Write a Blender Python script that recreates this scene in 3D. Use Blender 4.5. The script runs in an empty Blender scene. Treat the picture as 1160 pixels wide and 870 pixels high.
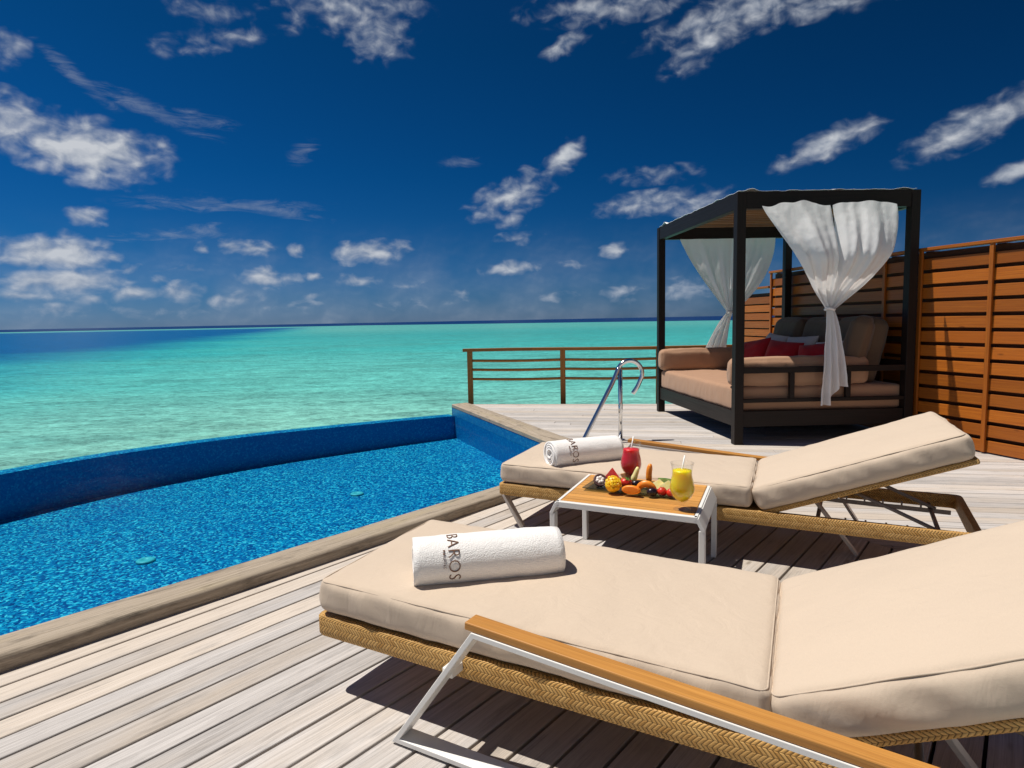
import bpy, bmesh, math, random
from math import sin, cos, pi, radians as R
from mathutils import Vector as V, Matrix as M, noise as NZ

random.seed(7)
S = bpy.context.scene
COL = S.collection

# ---------------------------------------------------------------- camera
CAM_H = 1.2
cam = bpy.data.cameras.new('camera')
cam.sensor_width = 36.0
cam.lens = 750.0 / 1160.0 * 36.0
cam.clip_start = 0.05
cam.clip_end = 80000
co = bpy.data.objects.new('camera', cam)
COL.objects.link(co)
PITCH, ROLL = R(5.52), R(1.1)
fw = V((0, cos(PITCH), -sin(PITCH)))
rt0 = V((1, 0, 0)); up0 = rt0.cross(fw)
rt = rt0 * cos(ROLL) - up0 * sin(ROLL)
up = up0 * cos(ROLL) + rt0 * sin(ROLL)
mw = M((rt, up, -fw)).transposed().to_4x4()
mw.translation = V((0, 0, CAM_H))
co.matrix_world = mw
S.camera = co

# ---------------------------------------------------------------- sun, exposure
SUN_EL = R(67.0)
SUN_AZ = R(-78.0)            # compass style: 0 = forward (+Y), negative = left
sd = bpy.data.lights.new('sun', 'SUN')
sd.energy = 4.3
sd.angle = R(0.55)
sd.color = (1.0, 0.945, 0.86)
so = bpy.data.objects.new('sun', sd)
COL.objects.link(so)
to_sun = V((sin(SUN_AZ) * cos(SUN_EL), cos(SUN_AZ) * cos(SUN_EL), sin(SUN_EL)))
so.rotation_euler = (-to_sun).to_track_quat('-Z', 'Y').to_euler()
so.location = to_sun * 40
S.view_settings.view_transform = 'Standard'
S.view_settings.look = 'None'
S.view_settings.gamma = 1.0
S.view_settings.exposure = 0.28
S.view_settings.use_curve_mapping = False
S.cycles.max_bounces = 8
S.cycles.transparent_max_bounces = 16
S.cycles.caustics_reflective = False
S.cycles.caustics_refractive = False

# ---------------------------------------------------------------- node helpers
class NT:
    def __init__(s, tree):
        s.t = tree; s.n = tree.nodes; s.l = tree.links
    def node(s, typ, **kw):
        n = s.n.new(typ)
        for k, v in kw.items():
            setattr(n, k, v)
        return n
    def put(s, sock, v):
        if v is None: return
        if hasattr(v, 'is_linked') or isinstance(v, bpy.types.NodeSocket):
            s.l.new(v, sock)
        else:
            if sock.type == 'RGBA' and len(v) == 3: v = (*v, 1)
            sock.default_value = v
    def math(s, op, a, b=None, c=None, clamp=False):
        n = s.node('ShaderNodeMath', operation=op, use_clamp=clamp)
        s.put(n.inputs[0], a); s.put(n.inputs[1], b); s.put(n.inputs[2], c)
        return n.outputs[0]
    def vmath(s, op, a, b=None):
        n = s.node('ShaderNodeVectorMath', operation=op)
        s.put(n.inputs[0], a); s.put(n.inputs[1], b)
        return n.outputs['Value'] if op in ('LENGTH', 'DOT_PRODUCT') else n.outputs[0]
    def mix(s, f, a, b, blend='MIX'):
        n = s.node('ShaderNodeMix', data_type='RGBA', blend_type=blend)
        s.put(n.inputs[0], f); s.put(n.inputs[6], a); s.put(n.inputs[7], b)
        return n.outputs[2]
    def noise(s, vec, scale, detail=4, rough=0.55, dist=0.0, out=0):
        n = s.node('ShaderNodeTexNoise')
        s.put(n.inputs['Vector'], vec); s.put(n.inputs['Scale'], scale)
        s.put(n.inputs['Detail'], detail); s.put(n.inputs['Roughness'], rough); s.put(n.inputs['Distortion'], dist)
        return n.outputs[out]
    def voro(s, vec, scale, feature='F1', out='Color', rnd=1.0):
        n = s.node('ShaderNodeTexVoronoi', feature=feature)
        s.put(n.inputs['Vector'], vec); s.put(n.inputs['Scale'], scale); s.put(n.inputs['Randomness'], rnd)
        return n.outputs[out]
    def map(s, vec, loc=(0, 0, 0), rot=(0, 0, 0), scale=(1, 1, 1), typ='POINT'):
        n = s.node('ShaderNodeMapping', vector_type=typ)
        s.put(n.inputs[0], vec); s.put(n.inputs[1], loc); s.put(n.inputs[2], rot); s.put(n.inputs[3], scale)
        return n.outputs[0]
    def rng(s, v, a, b, c=0.0, d=1.0, smooth=False):
        n = s.node('ShaderNodeMapRange', interpolation_type='SMOOTHSTEP' if smooth else 'LINEAR')
        for i, x in enumerate((v, a, b, c, d)): s.put(n.inputs[i], x)
        return n.outputs[0]
    def ramp(s, f, stops):
        n = s.node('ShaderNodeValToRGB')
        e = n.color_ramp.elements
        while len(e) > 1: e.remove(e[-1])
        e[0].position = stops[0][0]; e[0].color = (*stops[0][1], 1)
        for p, c in stops[1:]:
            x = e.new(p); x.color = (*c, 1)
        s.put(n.inputs[0], f)
        return n.outputs[0]
    def sep(s, v):
        n = s.node('ShaderNodeSeparateXYZ'); s.put(n.inputs[0], v); return n.outputs
    def comb(s, x, y, z=0.0):
        n = s.node('ShaderNodeCombineXYZ'); s.put(n.inputs[0], x); s.put(n.inputs[1], y); s.put(n.inputs[2], z); return n.outputs[0]
    def bump(s, h, strength, dist=0.01, normal=None):
        n = s.node('ShaderNodeBump')
        s.put(n.inputs['Height'], h); s.put(n.inputs['Strength'], strength); s.put(n.inputs['Distance'], dist)
        if normal is not None: s.put(n.inputs['Normal'], normal)
        return n.outputs[0]

# ---------------------------------------------------------------- world: Nishita sky plus procedural clouds
CUMULUS = [(-31.83, 12.45, 4.51, 1.99, -6.9, 1.2), (-35.78, 13.65, 2.2, 1.77, -18.9, 0.85), (-29.36, 12.71, 1.58, 1.44, 1.1, 0.9), (-34.07, 5.22, 3.63, 1.22, 1.1, 1.25), (-33.69, 3.26, 4.2, 1.18, 1.1, 1.1), (-36.14, 2.32, 1.98, 0.6, 1.1, 0.7), (-32.01, 2.15, 1.42, 0.51, 1.1, 0.7), (-27.96, 3.47, 0.95, 0.46, 1.1, 0.6), (-33.31, 6.48, 0.84, 0.55, 1.1, 0.6), (-31.88, 7.96, 1.3, 0.74, 1.1, 0.8), (-30.54, 5.16, 0.79, 0.44, 1.1, 0.7), (-29.65, 4.22, 1.14, 0.52, 1.1, 0.6), (-29.47, 2.54, 1.73, 0.72, 1.1, 0.8), (-26.1, 2.61, 1.72, 0.81, 1.1, 0.85), (-22.49, 1.99, 2.34, 0.69, 1.1, 0.75), (-24.36, 5.99, 0.75, 0.47, 1.1, 0.75), (-22.46, 6.1, 1.29, 0.61, 1.1, 0.8), (-20.64, 6.01, 1.85, 0.62, 1.1, 0.8), (-17.63, 5.92, 0.69, 0.56, 1.1, 0.8), (-19.97, 3.73, 2.41, 0.84, -4.9, 0.9), (-16.28, 3.88, 0.77, 0.36, 1.1, 0.7), (-11.66, 5.82, 3.33, 0.93, 3.1, 1.0), (-12.83, 3.51, 2.16, 0.65, 1.1, 0.75), (-16.63, 2.3, 1.05, 0.36, 1.1, 0.6), (-8.7, 2.96, 1.78, 0.52, 1.1, 0.6), (-4.38, 2.38, 1.51, 0.45, 1.1, 0.5), (-34.35, 1.27, 3.12, 0.75, 1.1, 0.5), (-26.61, 1.2, 4.26, 0.67, 1.1, 0.45), (-18.19, 1.46, 4.12, 0.64, 1.1, 0.45), (-8.16, 1.47, 4.47, 0.6, 1.1, 0.4), (0.31, 10.33, 3.73, 1.41, 21.1, 0.75), (1.82, 11.49, 1.19, 1.11, 1.1, 0.5), (-0.85, 8.71, 2.25, 0.86, -13.9, 0.6), (4.81, 13.27, 1.77, 1.02, 36.1, 0.95), (0.11, 4.39, 2.41, 0.67, 1.1, 0.95), (8.73, 5.56, 1.62, 0.65, 16.1, 0.8), (4.71, 4.51, 2.25, 0.44, 1.1, 0.45), (0.99, 6.87, 2.25, 0.58, 1.1, 0.45), (12.15, 11.54, 3.55, 0.75, 1.1, 0.5), (11.72, 9.36, 4.44, 0.9, 5.1, 0.75), (15.61, 9.0, 2.77, 1.24, 11.1, 0.6), (3.17, 1.86, 2.72, 0.6, 1.1, 0.5), (9.16, 2.17, 1.92, 0.52, 1.1, 0.7), (14.95, 2.45, 2.82, 0.87, 9.1, 0.75), (12.09, 1.65, 4.34, 0.59, 1.1, 0.4), (25.19, 12.66, 3.51, 0.99, 19.1, 0.95), (34.44, 12.58, 4.26, 1.24, 19.1, 0.85), (36.78, 9.28, 1.62, 0.63, 15.1, 0.9), (-12.66, 23.58, 5.55, 1.36, 1.1, 0.65), (-10.63, 22.31, 2.82, 1.99, -8.9, 0.65), (-23.15, 22.53, 3.7, 0.98, -8.9, 0.42), (-24.52, 20.14, 3.04, 0.79, 9.1, 0.38), (-21.06, 21.23, 4.46, 0.79, 13.1, 0.35), (8.54, 23.77, 6.39, 1.14, 1.1, 0.6), (18.82, 22.31, 7.16, 1.46, 9.1, 0.72), (16.19, 20.73, 3.36, 1.29, 31.1, 0.7), (4.91, 21.39, 1.89, 0.66, 21.1, 0.7), (24.47, 21.82, 6.01, 0.76, 1.1, 0.6), (-35.66, 18.18, 1.21, 1.14, 1.1, 0.5), (-36.1, 15.59, 0.87, 0.43, 1.1, 0.5), (-26.75, 13.26, 1.42, 0.61, -28.9, 0.4)]
CIRRUS = [(-32.01, 17.23, 2.91, 0.55, -36.9, 0.5), (-27.74, 15.72, 4.64, 0.59, -18.9, 0.5), (-23.92, 15.29, 2.48, 0.55, -6.9, 0.45), (-23.04, 9.28, 6.99, 0.59, 1.1, 0.45), (-19.82, 9.15, 4.65, 0.54, -8.9, 0.5), (-26.86, 6.96, 5.4, 0.58, 7.1, 0.4), (-24.41, 7.25, 3.75, 0.66, 9.1, 0.4), (-34.12, 6.01, 4.14, 0.49, 4.1, 0.45), (-25.81, 4.36, 4.3, 0.6, 4.1, 0.35), (-3.72, 13.03, 2.07, 0.48, 1.1, 0.35), (-34.36, 2.64, 5.7, 1.6, 1.1, 0.4), (-16.58, 13.54, 1.37, 0.78, 31.1, 0.4)]
W = bpy.data.worlds.new('World'); S.world = W; W.use_nodes = True
w = NT(W.node_tree); w.n.clear()
sky = w.node('ShaderNodeTexSky', sky_type='NISHITA')
sky.sun_disc = False
sky.sun_elevation = SUN_EL
sky.sun_rotation = SUN_AZ
sky.altitude = 0
sky.air_density = 0.9
sky.dust_density = 0.25
sky.ozone_density = 2.0
gam = w.node('ShaderNodeHueSaturation')          # the polariser's deep saturated blue
gam.inputs['Hue'].default_value = 0.5
gam.inputs['Saturation'].default_value = 1.22
gam.inputs['Value'].default_value = 1.0
w.l.new(sky.outputs[0], gam.inputs['Color'])
tc = w.node('ShaderNodeTexCoord').outputs['Generated']
sx, sy, sz = w.sep(tc)[:3]
az = w.math('MULTIPLY', w.math('ARCTAN2', sx, sy), 180 / pi)
el = w.math('MULTIPLY', w.math('ARCSINE', sz), 180 / pi)
p = w.comb(az, el, 0.0)
# grade of the polarised sky: deep blue overhead and to the right, paler towards the horizon
grade = w.ramp(w.math('DIVIDE', el, 60.0), [(0.0, (0.135, 0.265, 0.62)), (0.04, (0.085, 0.24, 0.53)), (0.10, (0.035, 0.22, 0.46)), (0.2, (0.014, 0.215, 0.42)), (0.36, (0.012, 0.21, 0.36)), (1.0, (0.09, 0.21, 0.32))])
skyc = w.mix(1.0, gam.outputs[0], grade, 'MULTIPLY')
side = w.rng(az, -36.0, 38.0, 1.06, 0.60)
skyc = w.vmath('MULTIPLY', skyc, w.comb(side, side, side))
# added fill light: sky brightened low behind the viewer, out of view
back = w.math('MULTIPLY', w.rng(w.math('ABSOLUTE', az), 85.0, 150.0, 0, 1, True), w.rng(el, 50.0, 12.0, 0, 1, True))
skyc = w.mix(w.math('MULTIPLY', back, 0.62), skyc, (3.6, 3.7, 3.8))
def blobs(lst):
    acc = None
    for a, e, ra, re, r, st in lst:
        q = w.map(p, (a, e, 0), (0, 0, R(r)), (ra * 1.42, re * 1.42, 1), 'TEXTURE')
        d = w.math('MULTIPLY_ADD', w.vmath('LENGTH', q), -st * 1.1, st * 1.1)
        acc = d if acc is None else w.math('MAXIMUM', acc, d)
    return w.math('MAXIMUM', acc, 0.0)
n1 = w.noise(w.map(p, scale=(1, 1.5, 1)), 0.62, 7, 0.47, 0.3)
n2 = w.noise(w.map(p, rot=(0, 0, R(-8)), scale=(0.35, 1.5, 1)), 0.8, 8, 0.66, 1.2)
n3 = w.noise(w.map(p, loc=(3.1, 7, 2), scale=(1, 1.3, 1)), 0.22, 3, 0.5)
cb = blobs(CUMULUS)
f1 = w.math('ADD', cb, w.math('MULTIPLY', w.math('SUBTRACT', n1, 0.5), 1.5))
d1 = w.math('MULTIPLY', w.rng(f1, 0.06, 1.12, 0, 1, True), w.rng(cb, 0.02, 0.14, 0, 1, True))
ib = blobs(CIRRUS)
f2 = w.math('ADD', ib, w.math('MULTIPLY', w.math('SUBTRACT', n2, 0.5), 1.7))
d2 = w.math('MULTIPLY', w.math('MULTIPLY', w.rng(f2, 0.06, 0.72, 0, 1, True), w.rng(ib, 0.0, 0.25, 0, 1, True)), 0.34)
veil = w.math('MULTIPLY', w.rng(el, 9.0, 0.0, 0, 0.34, True), w.rng(n3, 0.3, 0.7))
dens = w.math('MAXIMUM', w.math('MULTIPLY', d1, 0.92), w.math('MAXIMUM', d2, veil))
lowf = w.rng(el, 0.5, 7.0)
n1u = w.noise(w.map(p, loc=(-0.22, 0.42, 0), scale=(1, 1.5, 1)), 0.62, 5, 0.52, 0.25)
lit = w.math('MULTIPLY_ADD', w.math('SUBTRACT', n1, n1u), 1.9, w.rng(f1, 0.2, 1.2, 0.12, 0.85), clamp=True)
ccol = w.mix(lit, (2.3, 2.8, 3.7), (5.9, 6.1, 6.4))
ccol = w.mix(lowf, w.mix(0.45, ccol, (2.5, 3.2, 4.5)), ccol)
final = w.mix(dens, skyc, ccol)
bg = w.node('ShaderNodeBackground')
bg.inputs['Strength'].default_value = 0.085
w.l.new(final, bg.inputs['Color'])
wo = w.node('ShaderNodeOutputWorld')
w.l.new(bg.outputs[0], wo.inputs[0])

# ---------------------------------------------------------------- materials
def new_mat(name):
    m = bpy.data.materials.new(name); m.use_nodes = True
    t = NT(m.node_tree)
    b = t.n['Principled BSDF']
    return m, t, b
def setp(t, b, color=None, rough=None, metal=None, spec=None, normal=None, **kw):
    if color is not None: t.put(b.inputs['Base Color'], color)
    if rough is not None: t.put(b.inputs['Roughness'], rough)
    if metal is not None: t.put(b.inputs['Metallic'], metal)
    if spec is not None: t.put(b.inputs['Specular IOR Level'], spec)
    if normal is not None: t.put(b.inputs['Normal'], normal)
    for k, v in kw.items(): t.put(b.inputs[k], v)
def uvn(t): return t.node('ShaderNodeTexCoord').outputs['UV']
def objn(t): return t.node('ShaderNodeTexCoord').outputs['Object']
def isl(t): return t.node('ShaderNodeNewGeometry').outputs['Random Per Island']

def wood(name, c_lo, c_hi, c_alt, grain=1.0, rough=0.6, var=0.25, bump=0.25, alt=0.5, knots=True, spec=0.3, dirt=0.0):
    m, t, b = new_mat(name)
    uv = uvn(t); r = isl(t)
    off = t.comb(t.math('MULTIPLY', r, 37.0), t.math('MULTIPLY', r, 91.0), 0.0)
    q = t.vmath('ADD', uv, off)
    warp = t.noise(q, 2.2, 2, 0.5)
    q2 = t.vmath('ADD', t.map(q, scale=(1, 1, 1)), t.comb(0.0, t.math('MULTIPLY', warp, 0.03)))
    g1 = t.noise(t.map(q2, scale=(1.3, 85, 1)), grain, 6, 0.68, 0.3)
    g2 = t.noise(t.map(q2, scale=(3.5, 330, 1)), grain, 3, 0.6)
    pat = t.noise(t.map(q, scale=(1.3, 6, 1)), 1.0, 3, 0.5)
    col = t.mix(t.rng(g1, 0.3, 0.7), c_lo, c_hi)
    col = t.mix(t.math('MULTIPLY', t.rng(t.math('ADD', pat, t.math('MULTIPLY', t.math('SUBTRACT', r, 0.5), 0.55)), 0.42, 0.72), alt), col, c_alt)
    col = t.mix(t.rng(g2, 0.52, 0.70, 0, 0.5), col, tuple(x * 0.45 for x in c_lo))
    if knots:
        kn = t.voro(t.map(q, scale=(1.0, 3.2, 1)), 2.3, 'F1', 'Distance')
        col = t.mix(t.rng(kn, 0.03, 0.10, 0.75, 0.0, True), col, tuple(x * 0.4 for x in c_alt))
    if dirt:
        dn = t.noise(t.map(q, scale=(2.5, 11, 1)), 1.4, 6, 0.7)
        col = t.mix(t.rng(dn, 0.52, 0.72, 0, dirt), col, tuple(x * 0.32 for x in c_lo))
    hv = t.node('ShaderNodeHueSaturation')
    t.put(hv.inputs['Color'], col)
    t.put(hv.inputs['Value'], t.rng(t.math('FRACT', t.math('MULTIPLY', r, 7.31)), 0, 1, 1 - var, 1 + var))
    setp(t, b, hv.outputs[0], t.rng(g1, 0.2, 0.8, rough + .1, rough - .1), spec=spec,
         normal=t.bump(t.math('ADD', g1, t.math('MULTIPLY', g2, 0.5)), bump, 0.004))
    return m

M_DECK = wood('weathered_deck_wood', (0.36, 0.335, 0.318), (0.62, 0.585, 0.562), (0.53, 0.435, 0.335), rough=0.72, var=0.15, bump=0.45, alt=0.55, dirt=0.4)
M_KERB = wood('weathered_kerb_wood', (0.27, 0.215, 0.155), (0.50, 0.42, 0.33), (0.40, 0.33, 0.20), rough=0.75, var=0.1, bump=0.6, alt=0.9, dirt=0.9)
M_TEAK = wood('oiled_teak', (0.40, 0.17, 0.035), (0.60, 0.29, 0.07), (0.50, 0.22, 0.045), rough=0.42, var=0.10, bump=0.12, alt=0.5, knots=False, spec=0.4)
M_SLAT = wood('table_teak', (0.45, 0.19, 0.04), (0.72, 0.38, 0.10), (0.55, 0.26, 0.06), rough=0.45, var=0.14, bump=0.15, alt=0.5, knots=False, spec=0.4)
M_FENCE = wood('orange_stained_timber', (0.28, 0.072, 0.006), (0.45, 0.138, 0.012), (0.35, 0.092, 0.007), rough=0.42, var=0.24, bump=0.25, alt=0.7, spec=0.45)
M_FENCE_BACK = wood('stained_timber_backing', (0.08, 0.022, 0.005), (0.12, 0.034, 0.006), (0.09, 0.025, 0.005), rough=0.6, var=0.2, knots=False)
M_RAIL = wood('brown_stained_rail', (0.34, 0.13, 0.03), (0.50, 0.21, 0.05), (0.40, 0.15, 0.03), rough=0.55, var=0.12, knots=False)
M_DARK = wood('dark_brown_timber', (0.009, 0.006, 0.005), (0.018, 0.011, 0.009), (0.013, 0.008, 0.006), rough=0.5, var=0.1, bump=0.1, knots=False, spec=0.22)
M_ROOFSLAT = wood('roof_slat_timber', (0.15, 0.065, 0.02), (0.24, 0.11, 0.035), (0.18, 0.08, 0.025), rough=0.6, knots=False)

def plain(name, col, rough=0.5, metal=0.0, spec=0.5, var=0.0, vs=8.0, bump=0.0, bs=60.0, bd=0.002, **kw):
    m, t, b = new_mat(name)
    o = objn(t); c = col
    if var:
        c = t.mix(t.noise(o, vs, 4, 0.6), tuple(x * (1 - var) for x in col), tuple(min(1, x * (1 + var)) for x in col))
    nrm = t.bump(t.noise(o, bs, 4, 0.6), bump, bd) if bump else None
    setp(t, b, c, rough, metal, spec, nrm, **kw)
    return m

def fabric(name, col, var=0.05, weave=0.12, wr=0.35, vein=0.0):
    m, t, b = new_mat(name)
    o = objn(t)
    big = t.noise(o, 3.0, 3, 0.5)
    thread = t.noise(t.map(o, scale=(40, 900, 900)), 1.0, 2, 0.6)
    thread2 = t.noise(t.map(o, scale=(900, 40, 900)), 1.0, 2, 0.6)
    c = t.mix(big, tuple(x * (1 - var) for x in col), tuple(min(1, x * (1 + var)) for x in col))
    c = t.mix(t.rng(t.math('ADD', thread, thread2), 0.8, 1.2, 0, 0.16), c, tuple(x * 0.72 for x in col))
    wrk = t.noise(t.map(o, scale=(2.0, 2.0, 0.7)), 6.0, 4, 0.55, 0.8)
    h = t.math('ADD', t.math('MULTIPLY', t.math('ADD', thread, thread2), weave), t.math('MULTIPLY', wrk, 3.0))
    setp(t, b, c, 0.9, spec=0.15, normal=t.bump(h, wr * 1.1, 0.004))
    t.put(b.inputs['Sheen Weight'], 0.15)
    return m
M_CREAM = fabric('cream_cushion_fabric', (0.57, 0.462, 0.358))
M_PIPE = fabric('cream_piping_fabric', (0.53, 0.43, 0.335))
M_TAN = fabric('tan_cushion_fabric', (0.40, 0.235, 0.145), 0.08)
M_BROWN = fabric('brown_cushion_fabric', (0.14, 0.09, 0.058), 0.08)
M_RED = fabric('red_pillow_fabric', (0.36, 0.012, 0.018), 0.1)
M_LINEN = fabric('pale_pillow_fabric', (0.56, 0.50, 0.47), 0.05)

def make_towel_mat():
    m, t, b = new_mat('white_terry_cloth')
    o = objn(t)
    v = t.voro(o, 260.0, 'F1', 'Distance')
    n = t.noise(o, 60.0, 4, 0.65)
    c = t.mix(n, (0.80, 0.77, 0.745), (0.90, 0.88, 0.86))
    setp(t, b, c, 0.95, spec=0.1, normal=t.bump(t.math('ADD', t.math('MULTIPLY', v, -1.2), t.math('MULTIPLY', n, 1.4)), 0.42, 0.003))
    t.put(b.inputs['Sheen Weight'], 0.3)
    return m
M_TOWEL = make_towel_mat()
M_INK = plain('brown_embroidery', (0.17, 0.08, 0.04), 0.8, var=0.3, vs=90, bump=0.5, bs=400)
M_WHITE = plain('white_painted_metal', (0.78, 0.77, 0.74), 0.38, 0.0, 0.5, 0.03, 5, 0.04, 300)
M_GREY = plain('warm_grey_painted_metal', (0.46, 0.41, 0.37), 0.4, 0.0, 0.5, 0.05, 5, 0.04, 300)
M_ROD = plain('dull_steel_rod', (0.20, 0.17, 0.155), 0.42, 0.3, 0.5, 0.1, 6)
M_CHROME = plain('polished_steel', (0.78, 0.79, 0.80), 0.13, 1.0, 0.5, 0.03, 12)
M_BRASS = plain('brass_hinge', (0.65, 0.42, 0.14), 0.3, 1.0, 0.5, 0.1, 40)
M_PLASTIC = plain('white_plastic_clip', (0.75, 0.75, 0.73), 0.4)
M_UNDER = plain('shade_black_underside', (0.010, 0.008, 0.007), 0.8, var=0.3)  # near-black colour standing in for shade below boards and slats
M_COVER = plain('white_canopy_cloth', (0.82, 0.82, 0.82), 0.85, spec=0.1, var=0.04, bump=0.4, bs=40)
M_STRAW = plain('white_plastic_straw', (0.85, 0.85, 0.83), 0.35)

def make_rattan():
    m, t, b = new_mat('woven_rattan')
    uv = uvn(t)
    x, y, _ = t.sep(uv)[:3]
    row = 0.0178
    z = t.math('PINGPONG', y, row)
    nz = t.noise(uv, 40.0, 2, 0.5)
    ph = t.math('ADD', t.math('ADD', x, t.math('MULTIPLY', z, 0.9)), t.math('MULTIPLY', nz, 0.0012))
    fr = t.math('FRACT', t.math('MULTIPLY', ph, 1 / 0.0120))
    strand = t.math('SUBTRACT', 1.0, t.math('POWER', t.math('ABSOLUTE', t.math('MULTIPLY_ADD', fr, 2.0, -1.0)), 3.0))
    seam = t.math('MINIMUM', t.math('MULTIPLY', t.math('MINIMUM', z, t.math('SUBTRACT', row, z)), 420.0), 1.0)
    h = t.math('MULTIPLY', strand, t.math('MULTIPLY_ADD', seam, 0.55, 0.45))
    sid = t.noise(t.comb(t.math('FLOOR', t.math('MULTIPLY', ph, 1 / 0.0120)), t.math('FLOOR', t.math('DIVIDE', y, row))), 3.7, 1)
    c = t.mix(t.rng(sid, 0.3, 0.7), (0.46, 0.24, 0.06), (0.66, 0.40, 0.135))
    c = t.mix(t.rng(h, 0.1, 0.55, 0.85, 0.0), c, (0.05, 0.025, 0.008))
    setp(t, b, c, 0.55, spec=0.35, normal=t.bump(h, 0.9, 0.003))
    return m
M_RATTAN = make_rattan()

def make_curtain():
    m, t, b = new_mat('sheer_white_curtain')
    o = objn(t)
    wv = t.noise(t.map(o, scale=(300, 300, 20)), 1.0, 2)
    n = t.noise(o, 14, 4, 0.6)
    nrm = t.bump(t.math('ADD', n, t.math('MULTIPLY', wv, 0.2)), 0.35, 0.01)
    df = t.node('ShaderNodeBsdfDiffuse'); t.put(df.inputs[0], (0.90, 0.895, 0.90)); t.put(df.inputs['Normal'], nrm)
    tl = t.node('ShaderNodeBsdfTranslucent'); t.put(tl.inputs[0], (0.88, 0.86, 0.85)); t.put(tl.inputs['Normal'], nrm)
    tr = t.node('ShaderNodeBsdfTransparent')
    m1 = t.node('ShaderNodeMixShader'); m1.inputs[0].default_value = 0.28
    t.l.new(df.outputs[0], m1.inputs[1]); t.l.new(tl.outputs[0], m1.inputs[2])
    m2 = t.node('ShaderNodeMixShader'); m2.inputs[0].default_value = 0.03
    t.l.new(m1.outputs[0], m2.inputs[1]); t.l.new(tr.outputs[0], m2.inputs[2])
    t.l.new(m2.outputs[0], t.n['Material Output'].inputs[0])
    return m
M_CURTAIN = make_curtain()

def make_glass(name, tint, ior=1.35, rough=0.02, body=0.0, bodycol=(0, 0, 0)):
    m, t, b = new_mat(name)
    tr = t.node('ShaderNodeBsdfTransparent'); t.put(tr.inputs[0], tint)
    gl = t.node('ShaderNodeBsdfGlossy'); gl.inputs['Roughness'].default_value = rough
    lw = t.node('ShaderNodeLayerWeight'); lw.inputs[0].default_value = 0.5
    fac = t.math('MULTIPLY_ADD', t.math('POWER', lw.outputs['Facing'], 3.0), 0.36, 0.02)
    mx = t.node('ShaderNodeMixShader')
    t.l.new(fac, mx.inputs[0]); t.l.new(tr.outputs[0], mx.inputs[1]); t.l.new(gl.outputs[0], mx.inputs[2])
    last = mx
    if body:
        df = t.node('ShaderNodeBsdfDiffuse'); t.put(df.inputs[0], bodycol)
        m3 = t.node('ShaderNodeMixShader'); m3.inputs[0].default_value = body
        t.l.new(mx.outputs[0], m3.inputs[1]); t.l.new(df.outputs[0], m3.inputs[2]); last = m3
    t.l.new(last.outputs[0], t.n['Material Output'].inputs[0])
    return m
M_GLASS = make_glass('clear_drinking_glass', (0.982, 0.987, 0.987), 1.45)
M_TRAY = make_glass('dark_tinted_glass', (0.62, 0.66, 0.62), 1.5, 0.03, 0.12, (0.05, 0.055, 0.05))

def make_pool_water():
    m, t, b = new_mat('pool_water')
    pos = t.node('ShaderNodeNewGeometry').outputs['Position']
    n = t.noise(t.map(pos, scale=(1, 1.0, 1)), 5.5, 3, 0.5, 0.6)
    nb = t.noise(pos, 1.4, 2, 0.5)
    nrm = t.bump(t.math('ADD', n, t.math('MULTIPLY', nb, 2.0)), 0.12, 0.03)
    tr = t.node('ShaderNodeBsdfTransparent'); t.put(tr.inputs[0], (0.52, 0.86, 0.95))
    gl = t.node('ShaderNodeBsdfGlossy'); gl.inputs['Roughness'].default_value = 0.03; t.put(gl.inputs['Normal'], nrm)
    lw = t.node('ShaderNodeLayerWeight'); lw.inputs[0].default_value = 0.5; t.put(lw.inputs['Normal'], nrm)
    fac = t.math('MULTIPLY_ADD', t.math('POWER', lw.outputs['Facing'], 6.0), 0.07, 0.006)
    mx = t.node('ShaderNodeMixShader')
    t.l.new(fac, mx.inputs[0]); t.l.new(tr.outputs[0], mx.inputs[1]); t.l.new(gl.outputs[0], mx.inputs[2])
    t.l.new(mx.outputs[0], t.n['Material Output'].inputs[0])
    return m
M_POOLW = make_pool_water()

def make_mosaic():
    m, t, b = new_mat('blue_glass_mosaic')
    pos = t.node('ShaderNodeNewGeometry').outputs['Position']
    wob = t.noise(pos, 7.0, 2, 0.5, 0.0, 1)
    q = t.vmath('ADD', pos, t.vmath('MULTIPLY', wob, (0.05, 0.05, 0.02)))
    cell = t.voro(q, 66.0, 'F1', 'Color', 0.8)
    r, g, bb = t.sep(cell)[:3]
    c = t.ramp(r, [(0.0, (0.002, 0.035, 0.14)), (0.3, (0.003, 0.11, 0.29)), (0.6, (0.005, 0.21, 0.40)), (0.84, (0.015, 0.42, 0.58)), (1.0, (0.16, 0.75, 0.78))])
    big = t.noise(pos, 0.9, 3, 0.5)
    c = t.mix(t.rng(big, 0.35, 0.7, 0, 0.35), c, (0.004, 0.13, 0.36))
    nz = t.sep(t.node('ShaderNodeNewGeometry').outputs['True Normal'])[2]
    c = t.mix(t.rng(t.math('ABSOLUTE', nz), 0.6, 0.3, 0, 0.78), c, (0.004, 0.135, 0.36))      # walls: same tile, shade painted in as a plain darker blue
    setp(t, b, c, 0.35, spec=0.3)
    return m
M_MOSAIC = make_mosaic()

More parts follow.
